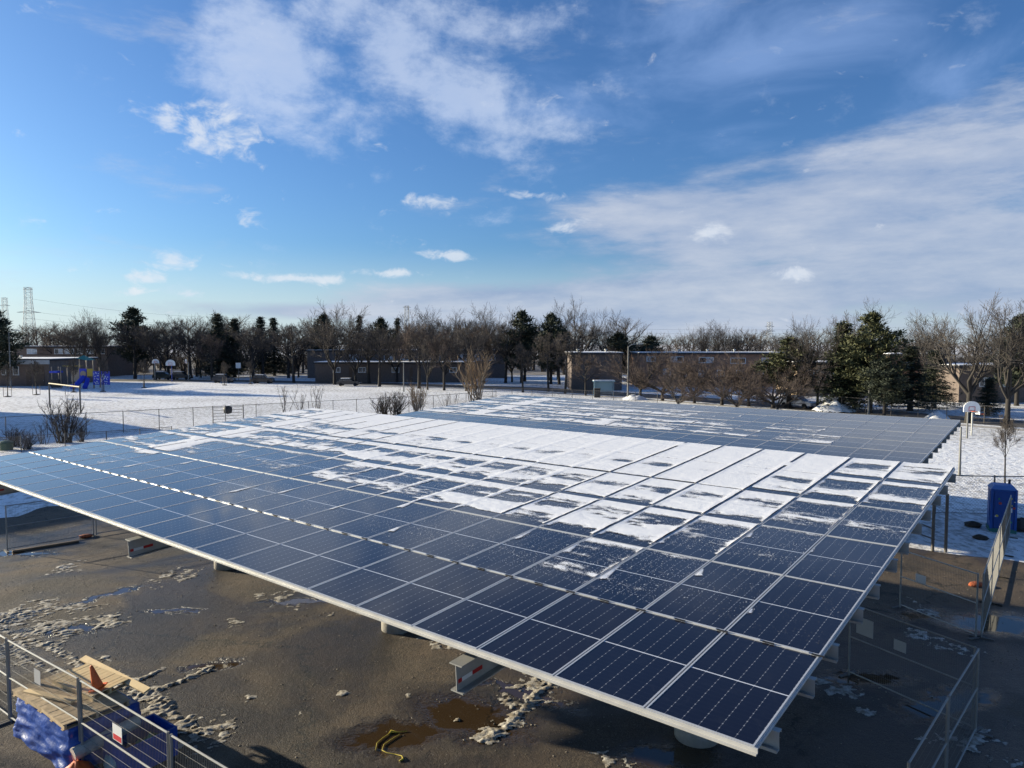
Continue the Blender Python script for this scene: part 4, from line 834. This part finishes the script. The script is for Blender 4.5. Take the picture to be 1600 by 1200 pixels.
chainlink([t[:2] for t in T], 2.0, 'long chain link fence along the edge of the snowy field')
L_ = [P(-40, 686, 1.2), P(166, 674, 1.2), P(268, 667, 1.2)]
chainlink([t[:2] for t in L_], 1.2, 'low chain link fence in front of the bare shrubs at left')
chainlink([(20.6, 34.4), (26, 34.0), (33, 33.5)], 1.9, 'chain link fence behind the blue portable toilet')
chainlink([(27, 108), (40, 86.5), (47, 77), (56, 66)], 1.8, 'chain link fence along the street on the right', 3.2)
chainlink([(-6, 112), (6, 106), (20, 98)], 1.5, 'chain link fence along the street behind the far canopy', 3.2)
# gate leaf in the long fence with a black bag, and a leaning post
g = thing('gate_leaf', 'small wire gate with a black bag hung on it', 'gate', P(333, 664)[:2]+(0,), .62)
for z in (.25, .55, .85, 1.15, 1.45, 1.75): m_ = MB(); m_.tube([(0, 0, z), (3., 0, z)], .02, 4); m_.build('bar', MT['rust'], g)
for x in (0, 3.): m_ = MB(); m_.tube([(x, 0, 0), (x, 0, 1.95)], .05, 6); m_.build('post', MT['rust'], g)
m_ = MB(); m_.lathe([(.05, -.45), (.38, -.35), (.45, 0), (.38, .3), (.08, .38)], 12, (0, 0, 0)); bb = m_.build('hung_bag', MT['black'], None, True); q = Vector(P(356, 640, 1.5)); bb.location = q; tag(bb, 'black bag hanging on the small wire gate', 'bag')

# two braced terminal posts of the lot's old fence, right of the near canopy
g = thing('braced_post', 'pair of dark braced posts at the snow edge right of the near canopy', 'post', (17.1, 28.1, 0))
for x in (-.25, .15): m_ = MB(); m_.tube([(x, -x*.5, 0), (x, -x*.5, 2.35)], .06, 8); m_.build('post', MT['rust'], g)
for z0, z1 in ((.5, 1.3), (.9, 1.8), (2.1, 1.9)): m_ = MB(); m_.tube([(-.25, 0, z0), (-2.6, .6, z1)], .03, 6); m_.build('brace', MT['rust'], g)
# poles
MT['pole'] = mat('dull_grey_pole', (.17, .17, .165), .6, .2, .15, 3)
def pole(px, b, t, r, label, name, cat, head=None):
    x, y, _ = P(px, b); h = D(px, t, y)[2]; o = thing(name, label, cat, (x, y, 0)); m_ = MB(); m_.tube([(0, 0, 0), (0, 0, h*.5), (0, 0, h)], [r*1.3, r, r*.7], 8); m_.build('pole', MT['pole'], o)
    if head: m_ = MB(); m_.tube([(0, 0, h-.1), (.5*head, 0, h+.25), (1.4*head, 0, h+.35)], .05, 6); m_.build('arm', MT['galv_paint'], o); m_ = MB(); m_.box((1.7*head, 0, h+.36), (.75, .28, .14)); m_.build('lamp_head', MT['galv'], o)
    return o
pole(1499, 742, 667, .07, 'plain steel pole in the snow behind the near canopy', 'steel_pole', 'pole')
pole(981, 624, 541, .11, 'street lamp between the dark building and the crabapples', 'street_lamp', 'street lamp', 1)
pole(17, 606, 519, .12, 'lamp pole beside the low school building', 'lamp_pole', 'street lamp', 1)
pole(1357, 650, 606, .10, 'pale short pole in front of the big green pine', 'steel_pole', 'pole')
pole(631, 612, 566, .09, 'thin pole among the street trees', 'steel_pole', 'pole')

# ------------------------------------------------------------------ basketball boards and sign
MT['board'] = mat('white_backboard', (.80, .80, .78), .5); MT['blue_pole'] = mat('blue_pole', (.04, .09, .42), .5)
def hoop(px, b, t, label, rz, polem, wpx, yaw_w=1.):
    x, y, _ = P(px, b); ztop = D(px, t, y)[2]; w = wpx/FPX*y; o = thing('basketball_hoop', label, 'basketball hoop', (x, y, 0), rz); hb = w*.62
    m_ = MB(); m_.tube([(0, .5, 0), (0, .5, ztop-hb*.7), (0, .12, ztop-hb*.6)], .07, 8); m_.build('pole', polem, o)
    poly = [(-w/2, 0, 0), (w/2, 0, 0)]+[(w/2*math.cos(R(a)), 0, hb*.35+hb*.65*math.sin(R(a))) for a in range(0, 181, 15)]
    m_ = MB(); m_.prism([(p[0], 0, p[2]) for p in poly], (0, 0, ztop-hb), (0, .06, ztop-hb)); bo = m_.build('backboard', MT['board'], o)
    m_ = MB(); s = w*.18
    for a, c in (((-s, 0), (s, 0)), ((-s, s*1.3), (s, s*1.3)), ((-s, 0), (-s, s*1.3)), ((s, 0), (s, s*1.3))): m_.tube([(a[0], -.012, ztop-hb*.9+a[1]), (c[0], -.012, ztop-hb*.9+c[1])], .025, 4)
    m_.build('red_square', MT['sign_red'], bo)
    m_ = MB(); m_.tube([(.23*math.cos(a*.5236), -.30+.23*math.sin(a*.5236), ztop-hb*.92) for a in range(13)], .018, 6); m_.build('rim', MT['orange'], o)
hoop(267, 597, 562, 'middle one of three far basketball hoops, on a blue pole', 0, MT['blue_pole'], 15)
hoop(244, 595, 561, 'left one of three far basketball hoops', .9, MT['galv_paint'], 11); hoop(291, 595, 561, 'right one of three far basketball hoops', -.9, MT['galv_paint'], 11)
hoop(1517, 686, 627, 'near basketball hoop with a white fan-shaped board on the right', .05, MT['pole'], 27); hoop(1527, 680, 640, 'thin grey basketball hoop just behind the white fan-shaped one', 1.5, MT['galv_paint'], 12)
o = pole(373, 595, 569, .06, 'small white sign board by the road beyond the field', 'road_sign', 'sign'); m_ = MB(); m_.box((0, -.08, D(373, 571, o.location.y)[2]), (1.1, .04, 1.2)); m_.build('sign_plate', MT['board'], o)

# ------------------------------------------------------------------ football goal
p, q = P(78, 637), P(126, 646); o = thing('goal_frame', 'yellowish metal goal frame standing in the snowy field', 'goal', p); dq = Vector((q[0]-p[0], q[1]-p[1], 0)); MT['goal'] = mat('faded_yellow_paint', (.33, .28, .16), .7)
hh = D(78, 599, p[1])[2]
for s in (Vector((0, 0, 0)), dq): m_ = MB(); m_.tube([s, s+Vector((0, 0, hh))], .09, 8); m_.build('post', MT['rust'], o)
m_ = MB(); m_.tube([Vector((0, 0, hh)), dq+Vector((0, 0, hh))], .09, 8); m_.build('crossbar', MT['goal'], o)

# ------------------------------------------------------------------ playground
MT['play_blue'] = mat('blue_play_plastic', (.02, .05, .50), .4); MT['play_yellow'] = mat('yellow_play_metal', (.52, .36, .05), .5); MT['play_green'] = mat('green_play_roof', (.05, .22, .16), .5); MT['play_tan'] = mat('tan_play_panel', (.38, .29, .20), .6)
def playground():
    Y = 132.; k = Y/FPX; X0 = D(130, 600, Y)[0]; o = thing('play_structure', 'blue and yellow climbing frame with slide in the snow', 'playground', (X0, Y, 0))
    def x(px): return D(px, 560, Y)[0]-X0
    def z(py): return max(D(130, py, Y)[2], 0)
    for px, t in ((80, 573), (94, 573), (112, 570), (124, 556), (135, 563), (145, 569), (146, 578)):
        for dy in (0, 2.): m_ = MB(); m_.tube([(x(px), dy, 0), (x(px), dy, z(t))], .08, 6); m_.build('post', MT['play_tan'], o)
    for a, b, t, bt, mt in ((124, 135, 576, 590, 'play_blue'), (136, 145, 576, 588, 'play_yellow'), (111, 124, 578, 596, 'play_tan')): m_ = MB(); m_.box(((x(a)+x(b))/2, -.1, (z(t)+z(bt))/2), (x(b)-x(a), .1, z(t)-z(bt))); m_.build('panel', MT[mt], o)
    m_ = MB(); m_.lathe([(.55, 0), (.55, .12)], 14, (0, 0, 0)); d_ = m_.build('round_porthole', MT['play_tan'], o, loc=(x(130.5), -.2, z(584)), rot=(math.pi/2, 0, 0))
    m_ = MB(); m_.add([(x(124)-.2, -.6, z(560)), (x(136)+.2, -.6, z(563)), (x(136)+.2, 2.4, z(563)), (x(124)-.2, 2.4, z(560)), (x(126), .9, z(555))], [(0, 1, 4), (1, 2, 4), (2, 3, 4), (3, 0, 4), (0, 3, 2, 1)]); m_.build('roof', MT['play_green'], o)
    m_ = MB(); m_.tube([(x(95), .5, z(572)), (x(123), .5, z(572))], .09, 6); m_.build('overhead_bar', MT['play_yellow'], o)
    for i in range(7): m_ = MB(); m_.tube([(x(97+i*4), .2, z(572)), (x(97+i*4), 1.6, z(572))], .04, 5); m_.build('rung', MT['play_yellow'], o)
    m_ = MB(); m_.tube([(x(131), -.2, z(589)), (x(129), -1.0, z(595)), (x(126), -2.0, z(602)), (x(123), -2.6, .35)], .45, 10); m_.build('slide', MT['play_blue'], o)
    m_ = MB(); m_.tube([(x(137), -.2, z(592)), (x(139), -1., z(599)), (x(141), -2., .3)], .4, 10); m_.build('slide', MT['play_blue'], o)
    for a, b in ((146, 156), (159, 172)):
        m_ = MB(); m_.box(((x(a)+x(b))/2, -.3, (z(580)+z(601))/2), (x(b)-x(a), .12, z(580)-z(601))); pn = m_.build('climbing_panel', MT['play_blue'], o); rg = random.Random(a)
        for i in range(26):
            m_ = MB(); m_.lathe([(.10, 0), (.06, .06)], 7); m_.build('hold', MT['board'], pn, loc=(rg.uniform(x(a)+.15, x(b)-.15), -.36, rg.uniform(z(600), z(581.5))), rot=(math.pi/2, 0, 0))
    for a, b in ((81, 93),): m_ = MB(); m_.box(((x(a)+x(b))/2, 0, z(581)), (x(b)-x(a), 1.8, .35)); m_.build('canopy', MT['play_blue'], o); m_ = MB(); m_.box(((x(a)+x(b))/2, 0, .9), (x(b)-x(a), 1.2, 1.5)); m_.build('play_box', MT['roof_dark'], o)
playground()

# ------------------------------------------------------------------ cars and small street things
MT['tyre'] = mat('tyre_rubber', (.015, .015, .016), .8); MT['rim'] = mat('wheel_rim', (.45, .46, .47), .35, .8)
def car(px, b, label, paint, rz=0., suv=True):
    x, y, _ = P(px, b); o = thing('parked_car', label, 'car', (x, y, .012), rz, 'cars parked along the street')
    M = mat('car_paint', paint, .25, .2, 0, coat=.6); Lh = 2.25; top = 1.75 if suv else 1.45; hood = 1.02 if suv else .88
    prof = [(-Lh, .35), (Lh, .35), (Lh, hood-.12), (Lh-.25, hood), (1.05, hood+.05), (-Lh+.1, hood+.05), (-Lh, hood-.2)]
    m_ = MB(); m_.prism([(p[0], 0, p[1]) for p in prof], (0, .88, 0), (0, -.88, 0)); m_.build('body', M, o)
    cab = [(1.1, hood+.04), (.35, top-.03), (.1, top), (-1.5 if suv else -1.1, top), (-2.1 if suv else -1.9, hood+.04)]
    m_ = MB(); m_.prism([(p[0], 0, p[1]) for p in cab], (0, .76, 0), (0, -.76, 0)); c = m_.build('cabin', M, o)
    for s in (-1, 1):
        for a, d in ((-.02, .72), (-1., -.1), (-1.75, -1.08)):
            m_ = MB(); m_.prism([(a+.04, 0, hood+.12), (d, 0, hood+.12), (min(d, .3), 0, top-.12), (a+.1, 0, top-.12)], (0, s*.765, 0), (0, s*.775, 0)); m_.build('side_window', MT['pane'], c)
    m_ = MB(); m_.add([(1.12, -.66, hood+.10), (1.12, .66, hood+.10), (.46, .62, top-.10), (.46, -.62, top-.10)], [(0, 1, 2, 3)]); m_.build('windscreen', MT['pane'], c)
    for sx in (-1.4, 1.4):
        for s in (-1, 1):
            w = link('wheel', None, o, (sx, s*.80, .34), (math.pi/2, 0, 0)); m_ = MB(); m_.lathe([(.20, -.1), (.34, -.09), (.34, .09), (.20, .1)], 18); m_.build('tyre', MT['tyre'], w); m_ = MB(); m_.lathe([(.19, -.085), (.20, .085), (.06, .09)], 12); m_.build('rim', MT['rim'], w)
    for s in (-1, 1):
        m_ = MB(); m_.box((Lh+.004, s*.62, hood-.25), (.03, .34, .15)); m_.build('headlight', MT['board'], o); m_ = MB(); m_.box((-Lh-.004, s*.66, hood-.2), (.03, .24, .2)); m_.build('tail_light', MT['sign_red'], o)
    m_ = MB(); m_.box((-.6, 0, top+.045), (1.7, 1.4, .07)); m_.build('roof_snow', MT['snow'], o)
car(256, 593, 'dark green car parked below the left far basketball board', (.02, .035, .03)); car(284, 593, 'black car parked below the right far basketball board', (.015, .016, .018)); car(350, 598, 'dark grey car parked left of the small sign board', (.03, .035, .045)); car(411, 599, 'black car parked by the field, right of the small sign board', (.012, .012, .014)); car(545, 603, 'dark car parked beside the vase-shaped bare tree', (.02, .02, .025), 0, False)
car(1246, 637, 'white car parked in front of the tan house', (.62, .63, .65), -.9, False); car(1320, 633, 'silver car parked under the big green pine', (.35, .36, .38), -.9)
# bus shelter
x, y, _ = P(944, 619); o = thing('bus_shelter', 'small bus shelter with a snowy pale blue roof', 'bus shelter', (x, y, 0)); MT['shelter'] = mat('pale_blue_metal', (.24, .40, .52), .4, .3)
for a in (-1.5, 1.5):
    for b_ in (0, 1.3): m_ = MB(); m_.tube([(a, b_, 0), (a, b_, 2.3)], .05, 6); m_.build('post', MT['shelter'], o)
m_ = MB(); m_.box((0, .65, 2.36), (3.4, 1.7, .12)); r_ = m_.build('roof', MT['shelter'], o); m_ = MB(); m_.box((0, .65, 2.47), (3.3, 1.6, .09)); m_.build('roof_snow', MT['snow'], r_)
for a, w in ((0, 2.9),): m_ = MB(); m_.box((a, 1.3, 1.25), (w, .03, 1.8)); m_.build('back_pane', MT['shelter'], o)
m_ = MB(); m_.box((-1.5, .65, 1.3), (.03, 1.1, 1.7)); m_.build('side_pane', MT['pane'], o); m_ = MB(); m_.box((.2, .9, .5), (2.2, .4, .07)); m_.build('bench', MT['door'], o)
x, y, _ = P(933, 621); o = thing('litter_bin', 'black bin left of the bus shelter', 'bin', (x, y, 0)); m_ = MB(); m_.box((0, 0, .65), (.9, .6, 1.3)); m_.build('body', MT['black'], o); m_ = MB(); m_.box((0, 0, 1.36), (1., .7, .12)); m_.build('lid', MT['roof_dark'], o)
def heap(px, py, r, h, label, seed):
    x, y, _ = P(px, py); a = np.linspace(-1, 1, 34); X, Y = np.meshgrid(a, a); d = np.hypot(X, Y); Z = np.clip(1-d**1.6, 0, 1)*h*(.6+.8*fbm(X*3+seed, Y*3, seed, 3))-.02
    o = heightfield('snow_heap', X*r, Y*r, Z, d < 1.0, MT['snow']); o.location = (x, y, 0); tag(o, label, 'snow heap', 'ploughed snow heaps')
heap(1303, 642, 2.6, 1.3, 'ploughed snow heap beside the stout straight trunk', 3); heap(1160, 650, 2.4, .9, 'ploughed snow heap under the crabapples', 8); heap(1464, 654, 1.3, .8, 'small snow heap in front of the dark spruces', 11); heap(992, 624, 2., .7, 'small snow heap at the foot of the street lamp', 5)

# ------------------------------------------------------------------ portable toilet
def toilet():
    o = thing('portable_toilet', 'blue portable toilet with coloured flecks standing in the snow', 'portable toilet', (21.75, 31.4, 0), R(-26)); B = mat('blue_toilet_plastic', (.010, .080, .33), .5, 0, .12, 3)
    w = 1.0; d = 1.0; o.scale = (1, 1, .93); m_ = MB(); m_.box((0, 0, .09), (w, d, .18)); m_.build('skid', mat('green_plastic', (.03, .16, .14), .5), o)
    m_ = MB(); m_.box((0, 0, 1.11), (w-.06, d-.06, 1.86)); m_.build('body', B, o)
    for s in (-1, 1):
        m_ = MB(); m_.box((s*(w/2-.05), -d/2+.02, 1.11), (.09, .06, 1.9)); m_.build('corner_rib', B, o)
        m_ = MB(); m_.box((s*(w/2-.02), 0, 1.2), (.03, .5, 1.4)); m_.build('side_rib', B, o)
    m_ = MB(); m_.box((0, -d/2+.005, 1.08), (.70, .05, 1.72)); dr = m_.build('door', mat('deep_blue_door', (.008, .060, .26), .5), o); m_ = MB(); m_.box((.28, -d/2-.04, 1.1), (.05, .05, .2)); m_.build('latch', MT['board'], dr)
    m_ = MB(); m_.add([(-w/2, -d/2, 2.04), (w/2, -d/2, 2.04), (w/2, d/2, 2.04), (-w/2, d/2, 2.04), (-w/2+.14, -d/2+.14, 2.22), (w/2-.14, -d/2+.14, 2.22), (w/2-.14, d/2-.14, 2.22), (-w/2+.14, d/2-.14, 2.22)], [(0, 1, 5, 4), (1, 2, 6, 5), (2, 3, 7, 6), (3, 0, 4, 7), (4, 5, 6, 7), (3, 2, 1, 0)]); r_ = m_.build('roof', mat('pale_blue_roof', (.10, .22, .52), .5), o)
    m_ = MB(); m_.tube([(.3, .3, 2.1), (.3, .3, 2.42)], .05, 8); m_.build('vent_pipe', MT['roof_dark'], r_)
    cols = [mat('yellow_fleck', (.55, .42, .05), .5), mat('white_fleck', (.7, .7, .7), .5), mat('green_fleck', (.06, .30, .10), .5), mat('red_fleck', (.45, .06, .05), .5)]; rg = random.Random(6)
    for i in range(12): m_ = MB(); s = rg.uniform(.03, .07); m_.lathe([(s, 0), (s*.6, .012)], 8); m_.build('fleck', cols[i % 4], o, loc=(rg.choice((-1, 1))*rg.uniform(.1, .40), -d/2-.021-.02*(0), rg.uniform(.4, 1.9)), rot=(math.pi/2, 0, 0))
toilet()
for i, (px, py, s, l) in enumerate(((1520, 822, .35, 'dark rock in the snow left of the blue toilet'), (1532, 842, .3, 'dark rock in the snow before the edge-on fence'), (1592, 826, .8, 'heap of dark debris right of the blue toilet'))):
    x, y, _ = P(px, py); m_ = MB(); rg = random.Random(i)
    n = 9; m_.lathe([(s*.9, -.02), (s*rg.uniform(.9, 1.1), s*.25), (s*.6, s*.5), (s*.1, s*.58)], n); m_.V = [(v[0]*rg.uniform(.8, 1.2), v[1]*rg.uniform(.8, 1.2), v[2]*rg.uniform(.8, 1.15)) for v in m_.V]
    tag(m_.build('rock', MT['mulch'], None, False, (x, y, 0)), l, 'rock')

# ------------------------------------------------------------------ sandbags, plank, strap
MT['bag_orange'] = mat('dirty_orange_sack', (.34, .085, .03), .85, 0, .35, 9, .6, 22)
def sandbag(x, y, s, label, rz=0.):
    m_ = MB(); n = 16
    m_.lathe([(.05, 0), (.34, .02), (.42, .10), (.38, .2), (.22, .26), (.06, .27)], n); rg = random.Random(int(x*10)); m_.V = [(v[0]*s*1.25*(1+.12*math.sin(3*math.atan2(v[1], v[0]))), v[1]*s*.75, v[2]*s) for v in m_.V]
    tag(m_.build('sandbag', MT['bag_orange'], None, True, (x, y, .004), (0, 0, rz)), label, 'sandbag', 'orange sandbags on the fence feet')
sandbag(-18.25, 30.2, .5, 'orange sandbag at the fence under the near canopy', .5); sandbag(*P(1525, 916)[:2], .55, 'orange and snowy sandbag in the sunlit strip by the fence', .4)
MT['wood'] = mat('pallet_wood', (.44, .33, .20), .8, 0, .35, 5); MT['wood_new'] = mat('fresh_plank_wood', (.66, .50, .28), .75, 0, .12, 4); MT['wood_wet'] = mat('wet_plank', (.16, .11, .07), .7, 0, .2, 4)
m_ = MB(); m_.box((0, 0, .05), (2.3, .18, .07)); tag(m_.build('plank', MT['wood_wet'], None, False, (-19.0, 28.75, .004), (0, 0, .72)), 'wet brown plank lying along the fence under the near canopy', 'plank')
S = [(587, 1172), (589, 1161), (598, 1153), (607, 1147), (611, 1143), (622, 1144), (636, 1142)]; S2_ = [(625, 1147), (612, 1155), (600, 1163), (597, 1172), (604, 1176), (615, 1178), (628, 1181), (630, 1186), (624, 1189)]
m_ = MB(); m_.tube([P(a, b, .02) for a, b in S], [.009]*4+[.035]+[.009]*2, 6); m_.tube([P(a, b, .02) for a, b in S2_], [.009]*6+[.013, .022, .015], 6); MT['yellow'] = mat('yellow_webbing', (.38, .30, .03), .7)
tag(m_.build('ratchet_strap', MT['yellow'], None, True), 'yellow ratchet strap lying in the brown puddle', 'strap')

# ------------------------------------------------------------------ tarp-wrapped load with pallets on top, lower left
def load():
    c = Vector((-9.12, 14.62)); rz = math.atan2(-1.5, 2.1); MT['tarp'] = mat('blue_tarpaulin', (.008, .058, .30), .40, 0, .25, 2.2, .35, 9)
    o = thing('wrapped_load', 'blue tarpaulin wrapped load behind the fence at lower left', 'crate', (c.x, c.y, 0), rz)
    # crumpled tarp: a grid wrapped round the box
    hx, hy, h = 1.22, .66, .86; n = 90; k = 26; V = []; F = []
    per = [(-hx, -hy), (hx, -hy), (hx, hy), (-hx, hy)]; pts = []
    for i in range(4):
        a = Vector(per[i]); b = Vector(per[(i+1) % 4]); m2 = n*2//7 if i % 2 == 0 else n*3//14
        for j in range(m2): pts.append((a.lerp(b, j/m2), Vector(((b-a).y, -(b-a).x)).normalized()))
    N_ = len(pts)
    for q in range(k+1):
        z = h*q/k
        for i, (p, nr) in enumerate(pts):
            f = math.sin(i*.9+2.2*math.sin(q*.31+i*.11))*.5+math.sin(i*.37-q*.55)*.5; g = float(fbm(np.array([i*.21]), np.array([q*.33]), 3, 3)[0])-.5
            e = (.030*f+.15*g)*(1-.75*(q/k)**3)+.10*(1-q/k); V.append((p.x+nr.x*e, p.y+nr.y*e, z+.02*math.sin(i*.7)*(1-q/k)))
    for q in range(k):
        for i in range(N_): F.append((q*N_+i, q*N_+(i+1) % N_, (q+1)*N_+(i+1) % N_, (q+1)*N_+i))
    F.append(tuple(k*N_+i for i in range(N_))); link('tarpaulin', new_mesh('tarpaulin', V, F, MT['tarp'], True), o)
    m_ = MB(); m_.tube([(hx+.12, -hy-.02, .42), (hx+.14, hy-.1, .55)], .13, 12); m_.build('grey_roll', MT['concrete'], o)
    def pallet(loc, rot, label, L=1.22, Wd=1.02, boards=10, m='wood'):
        p = tag(link('pallet', None, None, loc, rot), label, 'pallet', 'wooden pallets on the wrapped load'); rg = random.Random(int(loc[0]*100))
        for y in (-Wd/2+.045, 0, Wd/2-.045): q = MB(); q.box((0, y, .055), (L, .045, .09)); q.build('stringer', MT[m], p)
        for i in range(boards): q = MB(); x = -L/2+.05+(L-.1)*i/(boards-1); q.box((x, 0, .111+rg.uniform(-.002, .004)), (rg.uniform(.10, .135), Wd, .018)); q.build('deck_board', MT[m], p)
        for x in (-L/2+.06, 0, L/2-.06): q = MB(); q.box((x, 0, .0), (.10, Wd, .016)); q.build('base_board', MT[m], p)
        return p
    R2 = Matrix.Rotation(rz, 2)
    def W_(x, y, z): v = R2 @ Vector((x, y)); return (c.x+v.x, c.y+v.y, z)
    pallet(W_(-.62, -.12, .875), (0, 0, rz+.03), 'pallet at the left end of the wrapped load', 1.25, 1.25); pallet(W_(.60, -.12, .875), (0, 0, rz-.04), 'pallet at the right end of the wrapped load', 1.2, 1.25)
    pallet(W_(-.10, .30, 1.01), (R(3), 0, rz+.10), 'upper pallet lying across the middle of the load', 1.5, .8, 12, 'wood_new')
    m_ = MB(); m_.box((0, 0, .02), (2.75, .15, .04)); tag(m_.build('plank', MT['wood_new'], None, False, W_(.0, .74, 1.09), (R(18), 0, rz+.02)), 'long pale plank along the back of the pallets', 'plank')
    m_ = MB(); m_.box((0, 0, .02), (1.5, .14, .04)); tag(m_.build('plank', MT['wood_new'], None, False, W_(-.2, -.45, 1.02), (0, R(-3), rz+.22)), 'short plank lying aslant on the pallets', 'plank')
    cn = thing('traffic_cone', 'worn orange traffic cone tipped on the pallets', 'traffic cone', W_(.52, .18, 1.16), 0); cn.rotation_euler = (R(8), R(-10), 0)
    m_ = MB(); m_.lathe([(.11, .02), (.105, .06), (.03, .50), (.015, .52)], 16); m_.build('cone', MT['orange'], cn, True); m_ = MB(); m_.box((0, 0, .01), (.27, .27, .025)); m_.build('base', MT['orange'], cn)
    # loose stuff by the load
    def bag(x, y, z, s, m, label, nm='rubbish_bag'):
        q = MB(); q.lathe([(.10, 0), (.34, .03), (.42, .16), (.33, .34), (.12, .44), (.05, .52)], 14); rg = random.Random(int(abs(x)*77)); q.V = [(v[0]*s*rg.uniform(.8, 1.2), v[1]*s*rg.uniform(.8, 1.2), v[2]*s*rg.uniform(.85, 1.1)) for v in q.V]; tag(q.build(nm, m, None, True, W_(x, y, z)), label, 'bag')
    bag(1.55, -.72, .004, .72, MT['orange'], 'crumpled orange sheet at the near corner of the wrapped load', 'orange_sheet')
    bin_ = thing('open_crate', 'blue open crate of rubbish in front of the wrapped load', 'crate', W_(1.85, .35, .004), rz)
    for x, y, a, b in ((0, -.5, .9, .04), (0, .5, .9, .04), (-.43, 0, .04, .96), (.43, 0, .04, .96)): m_ = MB(); m_.box((x, y, .30), (a, b, .58)); m_.build('side', MT['tarp'], bin_)
    m_ = MB(); m_.box((0, 0, .03), (.82, .96, .04)); m_.build('floor', MT['tarp'], bin_)
    bag(1.9, .55, .06, .78, mat('green_bag', (.04, .22, .09), .4), 'green bag in the blue open crate'); bag(1.85, .20, .06, .66, mat('red_brown_bag', (.30, .06, .04), .5), 'red brown bag in the blue open crate'); bag(1.75, -.05, .05, .6, mat('pale_teal_bag', (.25, .38, .38), .3), 'pale plastic bag in the blue open crate')
load()
MT['lid_green'] = mat('dark_green_plastic', (.015, .07, .045), .6); x, y, _ = P(10, 703); o = thing('green_lid_bin', 'small dark green lid showing past the left end of the near canopy', 'bin', (x, y, 0)); m_ = MB(); m_.lathe([(.45, 0), (.48, .50), (.50, .55)], 14); m_.build('body', MT['lid_green'], o); m_ = MB(); m_.lathe([(.54, .551), (.48, .66), (.2, .74)], 14); m_.build('lid', MT['lid_green'], o)
